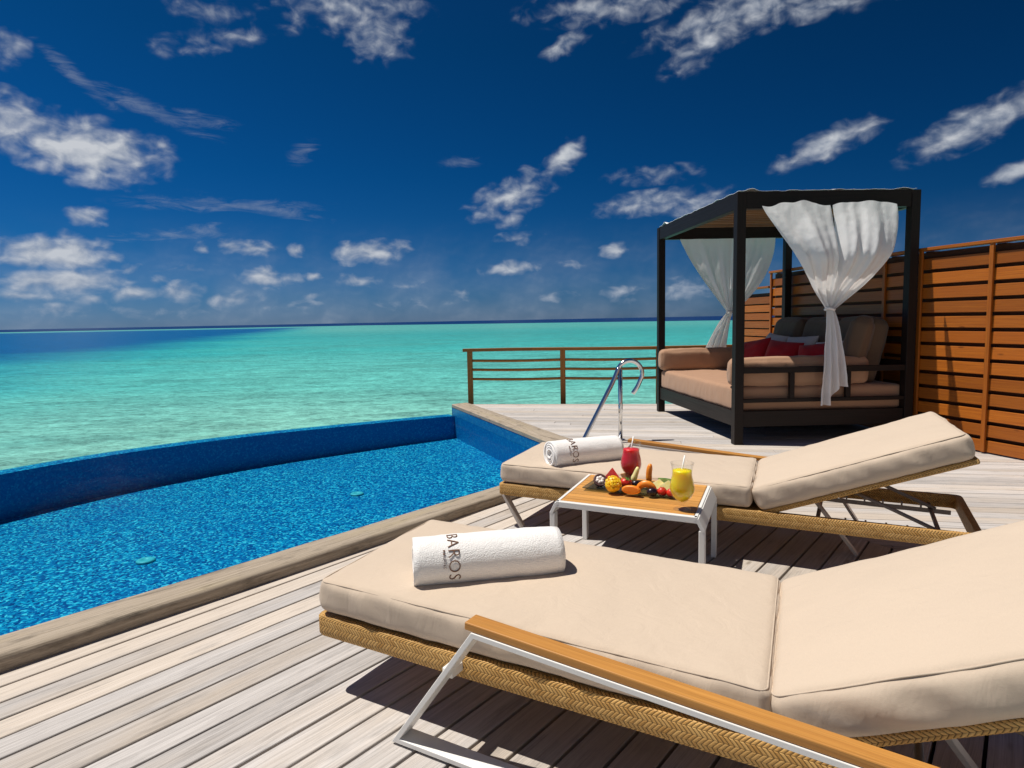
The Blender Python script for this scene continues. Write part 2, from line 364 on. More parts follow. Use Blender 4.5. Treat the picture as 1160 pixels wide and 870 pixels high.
def make_ocean():
    m, t, b = new_mat('lagoon_water')
    pos = t.node('ShaderNodeNewGeometry').outputs['Position']
    x, y, z = t.sep(pos)[:3]
    wv = t.noise(t.map(pos, scale=(0.5, 1, 1)), 0.05, 3, 0.5)
    # depth patterns of the reef: near sand flat, turquoise lagoon, deep channel, far drop-off
    col = t.ramp(t.rng(y, 6.0, 260.0), [(0.0, (0.29, 0.50, 0.385)), (0.035, (0.225, 0.50, 0.41)), (0.09, (0.125, 0.475, 0.415)), (0.25, (0.06, 0.415, 0.385)), (0.55, (0.05, 0.35, 0.335)), (1.0, (0.11, 0.41, 0.365))])
    leftness = t.rng(t.math('DIVIDE', x, y), -0.85, 0.1, 1.0, 0.0)
    col = t.mix(t.math('MULTIPLY', t.rng(y, 20, 90), t.math('MULTIPLY', t.rng(t.math('DIVIDE', x, y), -0.35, 0.25), 0.35)), col, (0.035, 0.30, 0.29))
    patch = t.noise(t.map(pos, scale=(0.4, 1, 1)), 0.16, 6, 0.66, 0.6)
    col = t.mix(t.rng(patch, 0.46, 0.66, 0, 0.5), col, (0.07, 0.26, 0.22))
    dd = t.math('ADD', t.math('MULTIPLY_ADD', y, 0.26, x), t.math('MULTIPLY', t.math('SUBTRACT', wv, 0.5), 26.0))
    deep1 = t.rng(t.math('ADD', dd, 21.0), 9.0, -20.0, 0, 1, True)
    deep1 = t.math('MULTIPLY', deep1, t.rng(y, 430.0, 620.0, 1, 0, True))
    edge = t.rng(t.math('ADD', dd, 17.0), 16.0, -8.0, 0, 1, True)
    edge = t.math('MULTIPLY', edge, t.rng(y, 260.0, 420.0, 1, 0, True))
    col = t.mix(t.math('MULTIPLY', edge, 0.6), col, (0.008, 0.35, 0.36))
    col = t.mix(t.math('MULTIPLY', deep1, 0.97), col, (0.001, 0.085, 0.25))
    thr = t.math('MINIMUM', t.math('MAXIMUM', t.math('MULTIPLY_ADD', x, -1.0, 560.0), 340.0), 720.0)
    deep2 = t.rng(t.math('SUBTRACT', t.math('MULTIPLY_ADD', t.math('SUBTRACT', wv, 0.5), 60.0, y), thr), -30.0, 40.0, 0, 1, True)
    col = t.mix(deep2, col, (0.003, 0.022, 0.10))
    rip = t.noise(t.map(pos, rot=(0, 0, R(12)), scale=(0.75, 1.15, 1)), 4.5, 7, 0.70, 0.8)
    rip2 = t.noise(t.map(pos, rot=(0, 0, R(-6)), scale=(0.55, 1.1, 1)), 1.0, 6, 0.68, 0.8)
    rr = t.math('ADD', t.math('MULTIPLY', rip, 0.6), t.math('MULTIPLY', rip2, 0.4))
    hv = t.node('ShaderNodeHueSaturation')
    t.put(hv.inputs['Color'], col); t.put(hv.inputs['Value'], t.rng(rr, 0.38, 0.62, 0.45, 1.5))
    h = t.math('ADD', rip, t.math('MULTIPLY', rip2, 1.5))
    setp(t, b, hv.outputs[0], 0.3, spec=0.04, normal=t.bump(h, 0.5, 0.12))
    return m
M_OCEAN = make_ocean()

# ---------------------------------------------------------------- mesh helpers
class MB:
    """collects shapes in one bmesh; UVs are in metres, u along the longest side"""
    def __init__(s):
        s.bm = bmesh.new(); s.uv = s.bm.loops.layers.uv.new('UVMap')
    def merge(s, tb, mat=None):
        if mat is not None: bmesh.ops.transform(tb, matrix=mat, verts=tb.verts)
        me = bpy.data.meshes.new('tmp'); tb.to_mesh(me); tb.free()
        s.bm.from_mesh(me); bpy.data.meshes.remove(me)
        return s
    def box(s, c, size, mat=None, bevel=0.0, seg=2, cuts=0):
        tb = bmesh.new(); uv = tb.loops.layers.uv.new('UVMap')
        bmesh.ops.create_cube(tb, size=1.0)
        for v in tb.verts: v.co = V((v.co.x * size[0], v.co.y * size[1], v.co.z * size[2]))
        if bevel: bmesh.ops.bevel(tb, geom=tb.edges[:], offset=bevel, segments=seg, profile=0.5, affect='EDGES')
        L = max(range(3), key=lambda i: size[i]); o = [i for i in range(3) if i != L]
        tb.normal_update()
        for f in tb.faces:
            n = [abs(a) for a in f.normal]
            for l in f.loops:
                p = l.vert.co
                if n[L] > 0.8: l[uv].uv = (p[o[0]], p[o[1]])
                elif n[o[0]] > n[o[1]]: l[uv].uv = (p[L], p[o[1]])
                else: l[uv].uv = (p[L], p[o[0]])
            if bevel and min(size) > 3 * bevel: f.smooth = False
        T = M.Translation(V(c))
        return s.merge(tb, mat @ T if mat is not None else T)
    def bar(s, a, b, wid, thk, upv=(0, 0, 1), bevel=0.002):
        """a flat bar from a to b: wid across, thk along upv"""
        a, b = V(a), V(b); d = b - a; L = d.length; x = d.normalized()
        y = V(upv).cross(x)
        if y.length < 1e-4: y = V((0, 1, 0)).cross(x)
        y.normalize(); z = x.cross(y)
        m = M((x, y, z)).transposed().to_4x4(); m.translation = (a + b) / 2
        return s.box((0, 0, 0), (L, wid, thk), m, bevel)
    def tube(s, pts, r, n=12, caps=True, closed=False):
        pts = [V(p) for p in pts]; N = len(pts)
        tang = []
        for i in range(N):
            if closed: d = pts[(i + 1) % N] - pts[i - 1]
            else: d = pts[min(i + 1, N - 1)] - pts[max(i - 1, 0)]
            tang.append(d.normalized())
        ref = V((0, 0, 1)) if abs(tang[0].z) < 0.9 else V((0, 1, 0))
        nx = (ref - tang[0] * ref.dot(tang[0])).normalized()
        rings = []; acc = 0
        for i in range(N):
            nx = (nx - tang[i] * nx.dot(tang[i])).normalized(); ny = tang[i].cross(nx)
            rr = r[i] if isinstance(r, (list, tuple)) else r
            rings.append([s.bm.verts.new(pts[i] + (nx * cos(2 * pi * k / n) + ny * sin(2 * pi * k / n)) * rr) for k in range(n)])
        for i in range(N if closed else N - 1):
            A, B = rings[i], rings[(i + 1) % N]
            seg = (pts[(i + 1) % N] - pts[i]).length
            for k in range(n):
                f = s.bm.faces.new((A[k], A[(k + 1) % n], B[(k + 1) % n], B[k])); f.smooth = True
                rr = r[i] if isinstance(r, (list, tuple)) else r
                for l, (uu, vv) in zip(f.loops, ((acc, k), (acc, k + 1), (acc + seg, k + 1), (acc + seg, k))):
                    l[s.uv].uv = (uu, vv * 2 * pi * rr / n)
            acc += seg
        if caps and not closed:
            s.bm.faces.new(list(reversed(rings[0]))); s.bm.faces.new(rings[-1])
        return s
    def lathe(s, prof, n=32, c=(0, 0, 0), cap=True, mat=None):
        c = V(c); rings = []
        for r, z in prof:
            rings.append([s.bm.verts.new((lambda q: mat @ q if mat is not None else q)(c + V((r * cos(2 * pi * k / n), r * sin(2 * pi * k / n), z)))) for k in range(n)])
        for i in range(len(prof) - 1):
            A, B = rings[i], rings[i + 1]
            for k in range(n):
                f = s.bm.faces.new((A[k], A[(k + 1) % n], B[(k + 1) % n], B[k])); f.smooth = True
        if cap:
            s.bm.faces.new(list(reversed(rings[0]))); s.bm.faces.new(rings[-1])
        return s
    def grid(s, fn, nu, nv, closed_u=False, smooth=True, uvs=None):
        vs = [[s.bm.verts.new(fn(i / nu, j / nv)) for j in range(nv + 1)] for i in range(nu if closed_u else nu + 1)]
        for i in range(nu):
            for j in range(nv):
                a = vs[i]; b = vs[(i + 1) % len(vs)]
                f = s.bm.faces.new((a[j], b[j], b[j + 1], a[j + 1])); f.smooth = smooth
                if uvs:
                    for l, (q, w_) in zip(f.loops, ((i, j), (i + 1, j), (i + 1, j + 1), (i, j + 1))):
                        l[s.uv].uv = (uvs[0] * q / nu, uvs[1] * w_ / nv)
        return s
    def poly(s, pts, z0, z1, uvdir=None):
        """a vertical prism over a 2D outline"""
        b = [s.bm.verts.new((p[0], p[1], z0)) for p in pts]
        t = [s.bm.verts.new((p[0], p[1], z1)) for p in pts]
        n = len(pts)
        fs = [s.bm.faces.new(list(reversed(b))), s.bm.faces.new(t)]
        for i in range(n): fs.append(s.bm.faces.new((b[i], b[(i + 1) % n], t[(i + 1) % n], t[i])))
        d = V(uvdir or (1, 0)).normalized(); e = V((-d.y, d.x))
        for f in fs:
            for l in f.loops:
                q = V((l.vert.co.x, l.vert.co.y))
                l[s.uv].uv = (q.dot(d), q.dot(e) + l.vert.co.z)
        return s
    def build(s, name, mat, parent=None, pre=None, solid=0.0, sub=0, recalc=True):
        if pre is not None: bmesh.ops.transform(s.bm, matrix=pre, verts=s.bm.verts)
        if recalc: bmesh.ops.recalc_face_normals(s.bm, faces=s.bm.faces[:])
        me = bpy.data.meshes.new(name); s.bm.to_mesh(me); s.bm.free()
        o = bpy.data.objects.new(name, me); COL.objects.link(o)
        me.materials.append(mat)
        if parent is not None: o.parent = parent
        if solid:
            q = o.modifiers.new('solid', 'SOLIDIFY'); q.thickness = solid; q.offset = 0
        if sub:
            q = o.modifiers.new('sub', 'SUBSURF'); q.levels = sub; q.render_levels = sub
        return o

def tag(o, label=None, cat=None, group=None, kind=None):
    if label: o['label'] = label
    if cat: o['category'] = cat
    if group: o['group'] = group
    if kind: o['kind'] = kind
    return o
def thing(name, label, cat, loc=(0, 0, 0), az=None, rz=0.0, group=None):
    o = bpy.data.objects.new(name, None); COL.objects.link(o)
    o.empty_display_size = 0.1
    o.location = loc
    o.rotation_euler = (0, 0, R(90 - az) if az is not None else rz)
    return tag(o, label, cat, group)
def azd(a): return V((sin(R(a)), cos(R(a))))
def sstep(a, b, x):
    t = min(1, max(0, (x - a) / (b - a))); return t * t * (3 - 2 * t)

def cushion(mb, a, b, c, r=0.03, bulge=0.01, wr=0.004, seed=0.0, res=0.022, side_wr=0.0):
    """soft box: half sizes a, b, c; rounded by r; swollen by bulge; wrinkled by wr"""
    def ax(h):
        n = max(4, int(2 * (h - r) / res))
        xs = [-h, -h + r * .3, -h + r * .65] + [-(h - r) + 2 * (h - r) * i / n for i in range(n + 1)] + [h - r * .65, h - r * .3, h]
        return xs
    X, Y, Z = ax(a), ax(b), ax(c)
    cache = {}
    def vert(x, y, z):
        k = (round(x, 5), round(y, 5), round(z, 5))
        if k in cache: return cache[k]
        p = V((x, y, z))
        q = V((max(-(a - r), min(a - r, x)), max(-(b - r), min(b - r, y)), max(-(c - r), min(c - r, z))))
        d = p - q
        if d.length > 1e-7: p = q + d.normalized() * r
        ux, uy, uz = x / a, y / b, z / c
        fz = max(0, 1 - ux ** 4) * max(0, 1 - uy ** 4)
        p.z += bulge * fz * uz
        p.y += bulge * 0.6 * max(0, 1 - ux ** 6) * max(0, 1 - uz ** 2) * uy
        p.x += bulge * 0.6 * max(0, 1 - uy ** 6) * max(0, 1 - uz ** 2) * ux
        nn = NZ.fractal(V((x * 5 + seed, y * 5, z * 9)), 1.0, 2.0, 4)
        p += V((x, y, z)).normalized() * 0 + V((0, 0, wr * nn * uz))
        edge = max(abs(ux), abs(uy)) ** 3
        pk = NZ.noise(V((x * 22 + seed, y * 22 + 3, z * 3)))
        p.z += wr * 0.6 * pk * edge * uz
        if side_wr:
            s1 = NZ.noise(V((x * 16 + z * 9 + seed, y * 16, z * 6)))
            p.y += side_wr * s1 * abs(uy) ** 6 * (1 - uz ** 2) * (1 if uy > 0 else -1)
            p.x += side_wr * NZ.noise(V((y * 16 + z * 9 + seed, x * 3, z * 6))) * abs(ux) ** 6 * (1 - uz ** 2) * (1 if ux > 0 else -1)
        v = mb.bm.verts.new(p); cache[k] = v
        return v
    def face(*vs):
        f = mb.bm.faces.new(vs); f.smooth = True
    for z, s in ((-c, -1), (c, 1)):
        for i in range(len(X) - 1):
            for j in range(len(Y) - 1):
                face(vert(X[i], Y[j], z), vert(X[i + 1], Y[j], z), vert(X[i + 1], Y[j + 1], z), vert(X[i], Y[j + 1], z))
    for y in (-b, b):
        for i in range(len(X) - 1):
            for j in range(len(Z) - 1):
                face(vert(X[i], y, Z[j]), vert(X[i + 1], y, Z[j]), vert(X[i + 1], y, Z[j + 1]), vert(X[i], y, Z[j + 1]))
    for x in (-a, a):
        for i in range(len(Y) - 1):
            for j in range(len(Z) - 1):
                face(vert(x, Y[i], Z[j]), vert(x, Y[i + 1], Z[j]), vert(x, Y[i + 1], Z[j + 1]), vert(x, Y[i], Z[j + 1]))
    return mb
def rrect(a, b, r, n=6):
    pts = []
    for cx, cy, a0 in ((a - r, b - r, 0), (-a + r, b - r, 90), (-a + r, -b + r, 180), (a - r, -b + r, 270)):
        for k in range(n + 1):
            t = R(a0 + 90 * k / n); pts.append((cx + r * cos(t), cy + r * sin(t)))
    return pts
def densify(pts, step=0.05, closed=True):
    out = []; n = len(pts)
    for i in range(n if closed else n - 1):
        p, q = V(pts[i]), V(pts[(i + 1) % n]); k = max(1, int((q - p).length / step))
        for j in range(k): out.append(p.lerp(q, j / k))
    if not closed: out.append(V(pts[-1]))
    return out
def piping(mb, a, b, z, r, rad=0.0035, seed=0.0):
    pts = densify([(x, y, z) for x, y in rrect(a, b, r)], 0.04)
    pts = [p + V((0, 0, 0.0025 * NZ.noise(V((p.x * 9 + seed, p.y * 9, 1))))) for p in pts]
    return mb.tube(pts, rad, 8, closed=True)

# ================================================================ SETTING
# ocean -------------------------------------------------------------------
mb = MB()
SEA_Z = -1.6
ys = [-40, 0, 6, 12, 25, 50, 100, 200, 400, 800, 2000, 8000, 40000]
for i in range(len(ys) - 1):
    y0, y1 = ys[i], ys[i + 1]
    hw = 60 + 1.8 * y1
    hv0 = 60 + 1.8 * max(y0, 0)
    q = [mb.bm.verts.new(c) for c in ((-hv0, y0, SEA_Z), (hv0, y0, SEA_Z), (hw, y1, SEA_Z), (-hw, y1, SEA_Z))]
    mb.bm.faces.new(q)
bmesh.ops.remove_doubles(mb.bm, verts=mb.bm.verts[:], dist=0.001)
tag(mb.build('ocean', M_OCEAN), kind='structure')

# deck ----------------------------------------------------------------------
# outlines of the pool kerb (plan view)
NA, NB = V((-3.60, 0.46)), V((0.62, 5.345))        # near kerb, water side
NA_o, NB_o = V((-3.30, 0.465)), V((0.80, 5.31))    # near kerb, deck side
FA, FB = V((-0.835, 9.05)), V((0.62, 5.345))       # far kerb, water side
FA_o, FB_o = V((-0.62, 9.22)), V((0.88, 5.45))
MIT0, MIT1 = V((0.84, 5.38)), V((3.9, -0.5))       # mitre line between the two board fields
def half(p, q, left=True):
    """plane co, no so that the kept side is left (or right) of p->q"""
    d = (q - p).normalized(); n = V((-d.y, d.x))
    return (V((p.x, p.y, 0)), V((n.x, n.y, 0)) * (1 if left else -1))
def deck_field(azim, planes, pitch, gap, cx, cy, ext, seed):
    rnd = random.Random(seed)
    d = azd(azim); e = V((d.y, -d.x))
    mb = MB()
    n = int(ext / pitch)
    for k in range(-n, n):
        x0 = -ext + rnd.uniform(-5, 0)
        while x0 < ext:
            L = rnd.choice((4.2, 4.8, 5.4, 6.0))
            c = V((cx, cy)) + d * (x0 + L / 2) + e * (k * pitch)
            m = M((V((d.x, d.y, 0)), V((-e.x, -e.y, 0)), V((0, 0, 1)))).transposed().to_4x4()
            m.translation = V((c.x, c.y, -0.018 + rnd.uniform(-.0015, .0)))
            mb.box((0, 0, 0), (L - 0.003, pitch - gap, 0.036), m, 0.002, 1)
            x0 += L
    for pc, pn in planes:
        g = mb.bm.verts[:] + mb.bm.edges[:] + mb.bm.faces[:]
        bmesh.ops.bisect_plane(mb.bm, geom=g, plane_co=pc, plane_no=pn, clear_inner=True, clear_outer=False, dist=1e-5)
    return mb
near = deck_field(38.0, [half(NA_o, NB_o, False), half(MIT0, MIT1, False), (V((0, -1.2, 0)), V((0, 1, 0)))], 0.115, 0.0105, 0.5, 2.3, 6.2, 3)
tag(near.build('deck', M_DECK), kind='structure')
DF0, DF1 = V((-0.66, 9.52)), V((6.0, 8.6))
far = deck_field(101.0, [half(FA_o, FB_o, True), half(MIT0, MIT1, True), half(DF0, DF1, False), (V((0, -1.2, 0)), V((0, 1, 0))), (V((6.6, 0, 0)), V((-1, 0, 0)))], 0.115, 0.007, 2.8, 4.4, 7.5, 5)
tag(far.build('deck_walkway', M_DECK), kind='structure')
mb = MB()
mb.poly([(-3.25, 0.40), (0.78, 5.27), (0.85, 5.4), (-0.60, 9.17), (-0.55, 9.46), (6.5, 8.4), (6.5, -1.15), (-3.3, -1.15)], -0.2, -0.085)
tag(mb.build('deck_shade_sheet', M_UNDER), kind='structure')  # one added sheet, painted near-black as the shade under the board gaps

# pool kerb -------------------------------------------------------------------
def kerb(p0, p1, q0, q1, z0, z1, name, segs=40, seed=0):
    """timber kerb: water side p, deck side q, softly rounded deck-side edge"""
    mb = MB()
    prof = [(0, z0), (0, z1 - .006), (.03, z1), (.88, z1), (.955, z1 - .003), (.99, z1 - .010), (1, z1 - .022), (1, z0)]
    L = (p1 - p0).length
    acc = [0]
    for i in range(len(prof) - 1):
        acc.append(acc[-1] + math.hypot((prof[i + 1][0] - prof[i][0]) * .22, prof[i + 1][1] - prof[i][1]))
    rows = []
    for k in range(segs + 1):
        t = k / segs; P = p0.lerp(p1, t); Q = q0.lerp(q1, t); row = []
        for s_, z_ in prof:
            c = P.lerp(Q, s_)
            w_ = NZ.noise(V((t * L * 3 + seed, s_ * 4, 0))) * 0.004
            row.append(mb.bm.verts.new((c.x, c.y, z_ + (w_ if z_ > z0 + .01 else 0))))
        rows.append(row)
    for k in range(segs):
        for i in range(len(prof) - 1):
            f = mb.bm.faces.new((rows[k][i], rows[k + 1][i], rows[k + 1][i + 1], rows[k][i + 1])); f.smooth = 1 < i < 6
            for l, (kk, ii) in zip(f.loops, ((k, i), (k + 1, i), (k + 1, i + 1), (k, i + 1))):
                l[mb.uv].uv = (L * kk / segs, acc[ii])
    mb.bm.faces.new(rows[0]); mb.bm.faces.new(list(reversed(rows[-1])))
    return tag(mb.build(name, M_KERB), kind='structure')
kerb(NA, NB, NA_o, NB_o, -0.03, 0.06, 'pool_kerb')
kerb(FA, FB + V((.0, .0)), FA_o, FB_o, 0.022, 0.062, 'pool_kerb_return', seed=9)

# pool basin -------------------------------------------------------------------
WATER_Z = -0.08
RIM = [(-5.55, 2.2), (-5.35, 3.6), (-5.05, 4.9), (-4.58, 5.83), (-4.15, 6.52), (-3.60, 7.12), (-2.88, 7.72), (-2.0, 8.27), (-1.4, 8.62), (-0.80, 8.93)]
def smooth_poly(pts, n=8):
    out = []
    for i in range(len(pts) - 1):
        p0, p1, p2, p3 = [V(pts[max(0, min(len(pts) - 1, i + k))]) for k in (-1, 0, 1, 2)]
        for j in range(n):
            t = j / n
            out.append(0.5 * ((2 * p1) + (-p0 + p2) * t + (2 * p0 - 5 * p1 + 4 * p2 - p3) * t * t + (-p0 + 3 * p1 - 3 * p2 + p3) * t ** 3))
    out.append(V(pts[-1])); return out
rim = smooth_poly(RIM)
def floor_z(x): return -0.50 + 0.030 * max(-1.5, min(5.0, x + 4.6))
inner = [NA - V((.0, .0))] + [V((-5.0, 0.46))] + rim + [FA.lerp(FB, 0.03), FB]
mb = MB()
ring_t = [mb.bm.verts.new((p.x, p.y, -0.086)) for p in inner]
ring_b = [mb.bm.verts.new((p.x, p.y, floor_z(p.x))) for p in inner]
n = len(inner)
for i in range(n):
    mb.bm.faces.new((ring_t[i], ring_t[(i + 1) % n], ring_b[(i + 1) % n], ring_b[i]))
ff = mb.bm.faces.new(ring_b)
bmesh.ops.triangulate(mb.bm, faces=[ff])
# overflow rim: flat top and outer face
RW = 0.20
outs = []
for i, p in enumerate(rim):
    a = rim[max(0, i - 1)]; b_ = rim[min(len(rim) - 1, i + 1)]
    d = (b_ - a).normalized(); outs.append(p + V((-d.y, d.x)) * RW)
for i in range(len(rim) - 1):
    q = [mb.bm.verts.new((c.x, c.y, z)) for c, z in ((rim[i], -0.086), (rim[i + 1], -0.086), (outs[i + 1], -0.086), (outs[i], -0.086))]
    mb.bm.faces.new(q)
    q = [mb.bm.verts.new((c.x, c.y, z)) for c, z in ((outs[i], -0.086), (outs[i + 1], -0.086), (outs[i + 1], -1.5), (outs[i], -1.5))]
    mb.bm.faces.new(q)
# tiled strips above the water line, under the kerbs
for A, B, zt in ((FA, FB, 0.021), (NA, NB, -0.031)):
    d = (B - A).normalized(); nn = V((-d.y, d.x)) * 0.004
    if A is FA: nn = V((d.y, -d.x)) * -0.004
    q = [mb.bm.verts.new((c.x + nn.x, c.y + nn.y, z)) for c, z in ((A, zt), (B, zt), (B, -0.095), (A, -0.095))]
    mb.bm.faces.new(q)
# end face of the far deck above the overflow rim
q = [mb.bm.verts.new(c) for c in ((FA.x, FA.y + .002, 0.021), (FA_o.x, FA_o.y + .25, 0.021), (FA_o.x, FA_o.y + .25, -1.0), (FA.x, FA.y + .002, -1.0))]
mb.bm.faces.new(q)
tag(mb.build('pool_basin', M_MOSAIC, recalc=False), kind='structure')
mb = MB()
wp = [NA] + [V((-5.0, 0.46))] + outs + [FA.lerp(FB, 0.03), FB]
mb.bm.faces.new([mb.bm.verts.new((p.x, p.y, WATER_Z)) for p in wp])
bmesh.ops.triangulate(mb.bm, faces=mb.bm.faces[:])
wobj = tag(mb.build('pool_water', M_POOLW), kind='structure')
M_DRAIN = plain('pale_plastic_fitting', (0.10, 0.46, 0.47), 0.5)
for x, y, lb in ((-2.60, 4.52, 'round pale fitting on the pool floor nearer the deck, left of the sun loungers'), (-1.48, 6.11, 'round pale fitting on the pool floor farther off, towards the overflow rim')):
    mb = MB(); z = floor_z(x)
    mb.lathe([(0.062, 0), (0.062, .008), (0.052, .014), (0.025, .014), (0.022, .010), (0.001, .010)], 28)
    tag(mb.build('pool_fitting', M_DRAIN), lb, 'pool fitting', 'pool floor fittings').location = (x, y, z + .001)

# ================================================================ SUN LOUNGERS
LW = 0.70           # width of the frame
def make_lounger(label, loc, az_, arm_near, seed, skew, BACK):
    root = thing('sun_lounger', label, 'sun lounger', (loc[0], loc[1], 0), az_, group='cream sun loungers beside the pool')
    SG = -1 if arm_near else 1
    SK = M(((1, -skew, 0, 0), (0, 1, 0, 0), (0, 0, 1, 0), (0, 0, 0, 1)))
    def lb(mb_, name, mat, parent=root, pre=None, **kw):
        k = SK if mat in (M_CREAM, M_PIPE) or name == 'woven_back_panel' else M.Identity(4)
        return mb_.build(name, mat, parent, pre=k @ pre if pre is not None else k, **kw)
    def Y(d):            # d: distance outwards from the arm side edge of the frame
        return -d if arm_near else LW + d
    # woven apron ring
    mb = MB()
    a, b, rr = 2.34 / 2, LW / 2 + .010, 0.03
    po = densify([(x, y, 0) for x, y in rrect(a, b, rr, 8)], 0.06)
    pi_ = [V((p.x * (1 - .032 / a), p.y * (1 - .032 / b), 0)) for p in po]
    n = len(po); acc = [0]
    for i in range(n): acc.append(acc[-1] + (po[(i + 1) % n] - po[i]).length)
    z0, z1 = 0.19, 0.256
    cs = [(po, z0 + .006), (po, z1 - .006), (None, z1), (pi_, z1), (pi_, z0), (None, z0)]
    b0 = LW / 2
    def P(i, k):
        src, z = cs[k]
        q = src[i % n] if src else po[i % n] * 0.995
        return V((q.x + a - 0.03, q.y + b0, z))
    vv = [0.008, 0.062, 0.07, 0.10, 0.17, 0.20, 0.208]
    grid = [[mb.bm.verts.new(P(i, k)) for k in range(6)] for i in range(n)]
    for i in range(n):
        for k in range(6):
            j = (i + 1) % n; k2 = (k + 1) % 6
            f = mb.bm.faces.new((grid[i][k], grid[j][k], grid[j][k2], grid[i][k2])); f.smooth = k in (0,)
            for l, (uu, v_) in zip(f.loops, ((acc[i], vv[k]), (acc[i + 1], vv[k]), (acc[i + 1], vv[k + 1]), (acc[i], vv[k + 1]))):
                l[mb.uv].uv = (uu, v_)
    lb(mb, 'woven_frame', M_RATTAN, root)
    mb = MB(); mb.box((0.71, LW / 2, 0.243), (1.40, LW - .05, 0.020), bevel=.004)
    lb(mb, 'woven_seat_panel', M_RATTAN, root)
    # reclined back panel
    piv = V((1.412, LW / 2, 0.258))
    mB = M.Translation(piv) @ M.Rotation(-BACK, 4, 'Y')
    mb = MB(); mb.box((0.455, 0, -0.017), (0.935, LW - 0.01, 0.026), mB, bevel=.008, seg=3)
    lb(mb, 'woven_back_panel', M_RATTAN, root)
    # cushions
    mb = MB(); cushion(mb, 0.695, LW / 2 + .008, 0.056, 0.028, 0.009, 0.004, seed, side_wr=.011)
    sc = lb(mb, 'seat_cushion', M_CREAM, root, pre=M.Translation((0.677, LW / 2, 0.320)))
    mb = MB(); piping(mb, 0.695 - .0085, LW / 2 - .0005, 0.0485, 0.024, 0.0022, seed)
    piping(mb, 0.695 - .0125, LW / 2 - .0045, -0.048, 0.024, 0.0022, seed + 3)
    lb(mb, 'piping', M_PIPE, sc, pre=M.Translation((0.677, LW / 2, 0.320)))
    mb = MB(); cushion(mb, 0.462, LW / 2 + .008, 0.059, 0.030, 0.015, 0.004, seed + 5, side_wr=.012)
    mC = mB @ M.Translation((0.458, 0, 0.055))
    bc = lb(mb, 'back_cushion', M_CREAM, root, pre=mC)
    mb = MB(); piping(mb, 0.462 - .009, LW / 2 - .001, 0.0510, 0.025, 0.0022, seed + 7)
    piping(mb, 0.462 - .013, LW / 2 - .005, -0.0497, 0.025, 0.0022, seed + 8)
    lb(mb, 'piping', M_PIPE, bc, pre=mC)
    # armrest loop: one flat bar bent into a trapezium, standing on the deck
    yo = Y(0.088)
    A, B, C_, D = V((0.655 if arm_near else 0.53, yo, 0.395)), V((0.372 if arm_near else 0.25, yo, 0.007)), V((1.86, yo, 0.007)), V((1.665, yo, 0.318))
    def loop(pts, wid, thk):
        mbx = MB(); L = len(pts)
        inn = []
        for i in range(L):
            p = pts[i]; e1 = (pts[i] - pts[i - 1]).normalized(); e2 = (pts[(i + 1) % L] - pts[i]).normalized()
            n1 = V((-e1.z, 0, e1.x)); n2 = V((-e2.z, 0, e2.x)); bis = (n1 + n2)
            inn.append(p + bis * (thk / (1 + n1.dot(n2))))
        vs = [[mbx.bm.verts.new(q + V((0, s_ * wid / 2, 0))) for q in (pts[i], inn[i]) for s_ in (-1, 1)] for i in range(L)]
        for i in range(L):
            p, q = vs[i], vs[(i + 1) % L]
            for a_, b_ in ((0, 1), (1, 3), (3, 2), (2, 0)):
                mbx.bm.faces.new((p[a_], q[a_], q[b_], p[b_]))
        bmesh.ops.bevel(mbx.bm, geom=mbx.bm.edges[:], offset=0.002, segments=2, profile=.5, affect='EDGES')
        return mbx
    lp = loop([A, B, C_, D], 0.060, 0.015)
    lp.box((0.535, Y(0.031), 0.226), (0.034, 0.062, 0.026), bevel=.003)
    lp.box((1.72, Y(0.030), 0.218), (0.05, 0.064, 0.03), bevel=.003)
    lb(lp, 'armrest_frame', M_WHITE if arm_near else M_GREY, root)
    mb = MB()
    dv = (D - A).normalized(); up_ = V((-dv.z, 0, dv.x)) * (1 if dv.x > 0 else -1)
    mb.bar(A - dv * 0.022 + up_ * 0.0115, D + dv * 0.02 + up_ * 0.0115, 0.055, 0.021, up_, 0.003)
    lb(mb, 'armrest', M_TEAK, root)
    # plain legs
    yi = LW - 0.012 if arm_near else 0.012
    for s0, s1, yy, zt in ((0.004, 0.118, yi, 0.19), (1.64, 1.835, LW / 2 - SG * 0.06, 0.262)):
        mb = MB(); mb.bar((s0, yy, zt), (s1, yy, 0.002), 0.012, 0.05, (1, 0, 0.6), 0.002) if False else mb.bar((s0, yy, zt), (s1, yy, 0.006), 0.05, 0.014, (1, 0, .6), 0.002)
        lb(mb, 'leg', M_GREY, root)
    # back support: cross tubes, prop rods with a notched rail
    for x, z in ((1.66, 0.215), (2.16, 0.205)):
        mb = MB(); mb.tube([(x, 0.03, z), (x, LW - 0.03, z)], 0.010, 10); lb(mb, 'cross_tube', M_ROD, root)
    for yy in (0.10, LW - 0.16):
        mb = MB()
        mb.tube([(1.80, yy, 0.375), (1.98, yy, 0.30), (2.18, yy, 0.213)], 0.009, 10)
        lb(mb, 'prop_rod', M_ROD, root)
        mb = MB()
        mb.bar((1.62, yy + .04, 0.20), (2.25, yy + .04, 0.19), 0.008, 0.022, (0, 0, 1), .001)
        for k in range(5): mb.box((1.78 + k * 0.085, yy + .04, 0.217 - .0014 * k), (0.008, 0.02, 0.022))
        lb(mb, 'notched_rail', M_ROD, root)
    mb = MB()
    yh = Y(-0.006)
    mb.box((1.43, yh, 0.2595), (0.085, 0.03, 0.006), bevel=.001)
    mb.tube([(1.41, yh - SG * -.004, 0.268), (1.452, yh - SG * -.004, 0.268)], 0.007, 10)
    mb.box((1.405, yh, 0.272), (0.012, 0.022, 0.022), bevel=.002)
    lb(mb, 'hinge', M_BRASS, root)
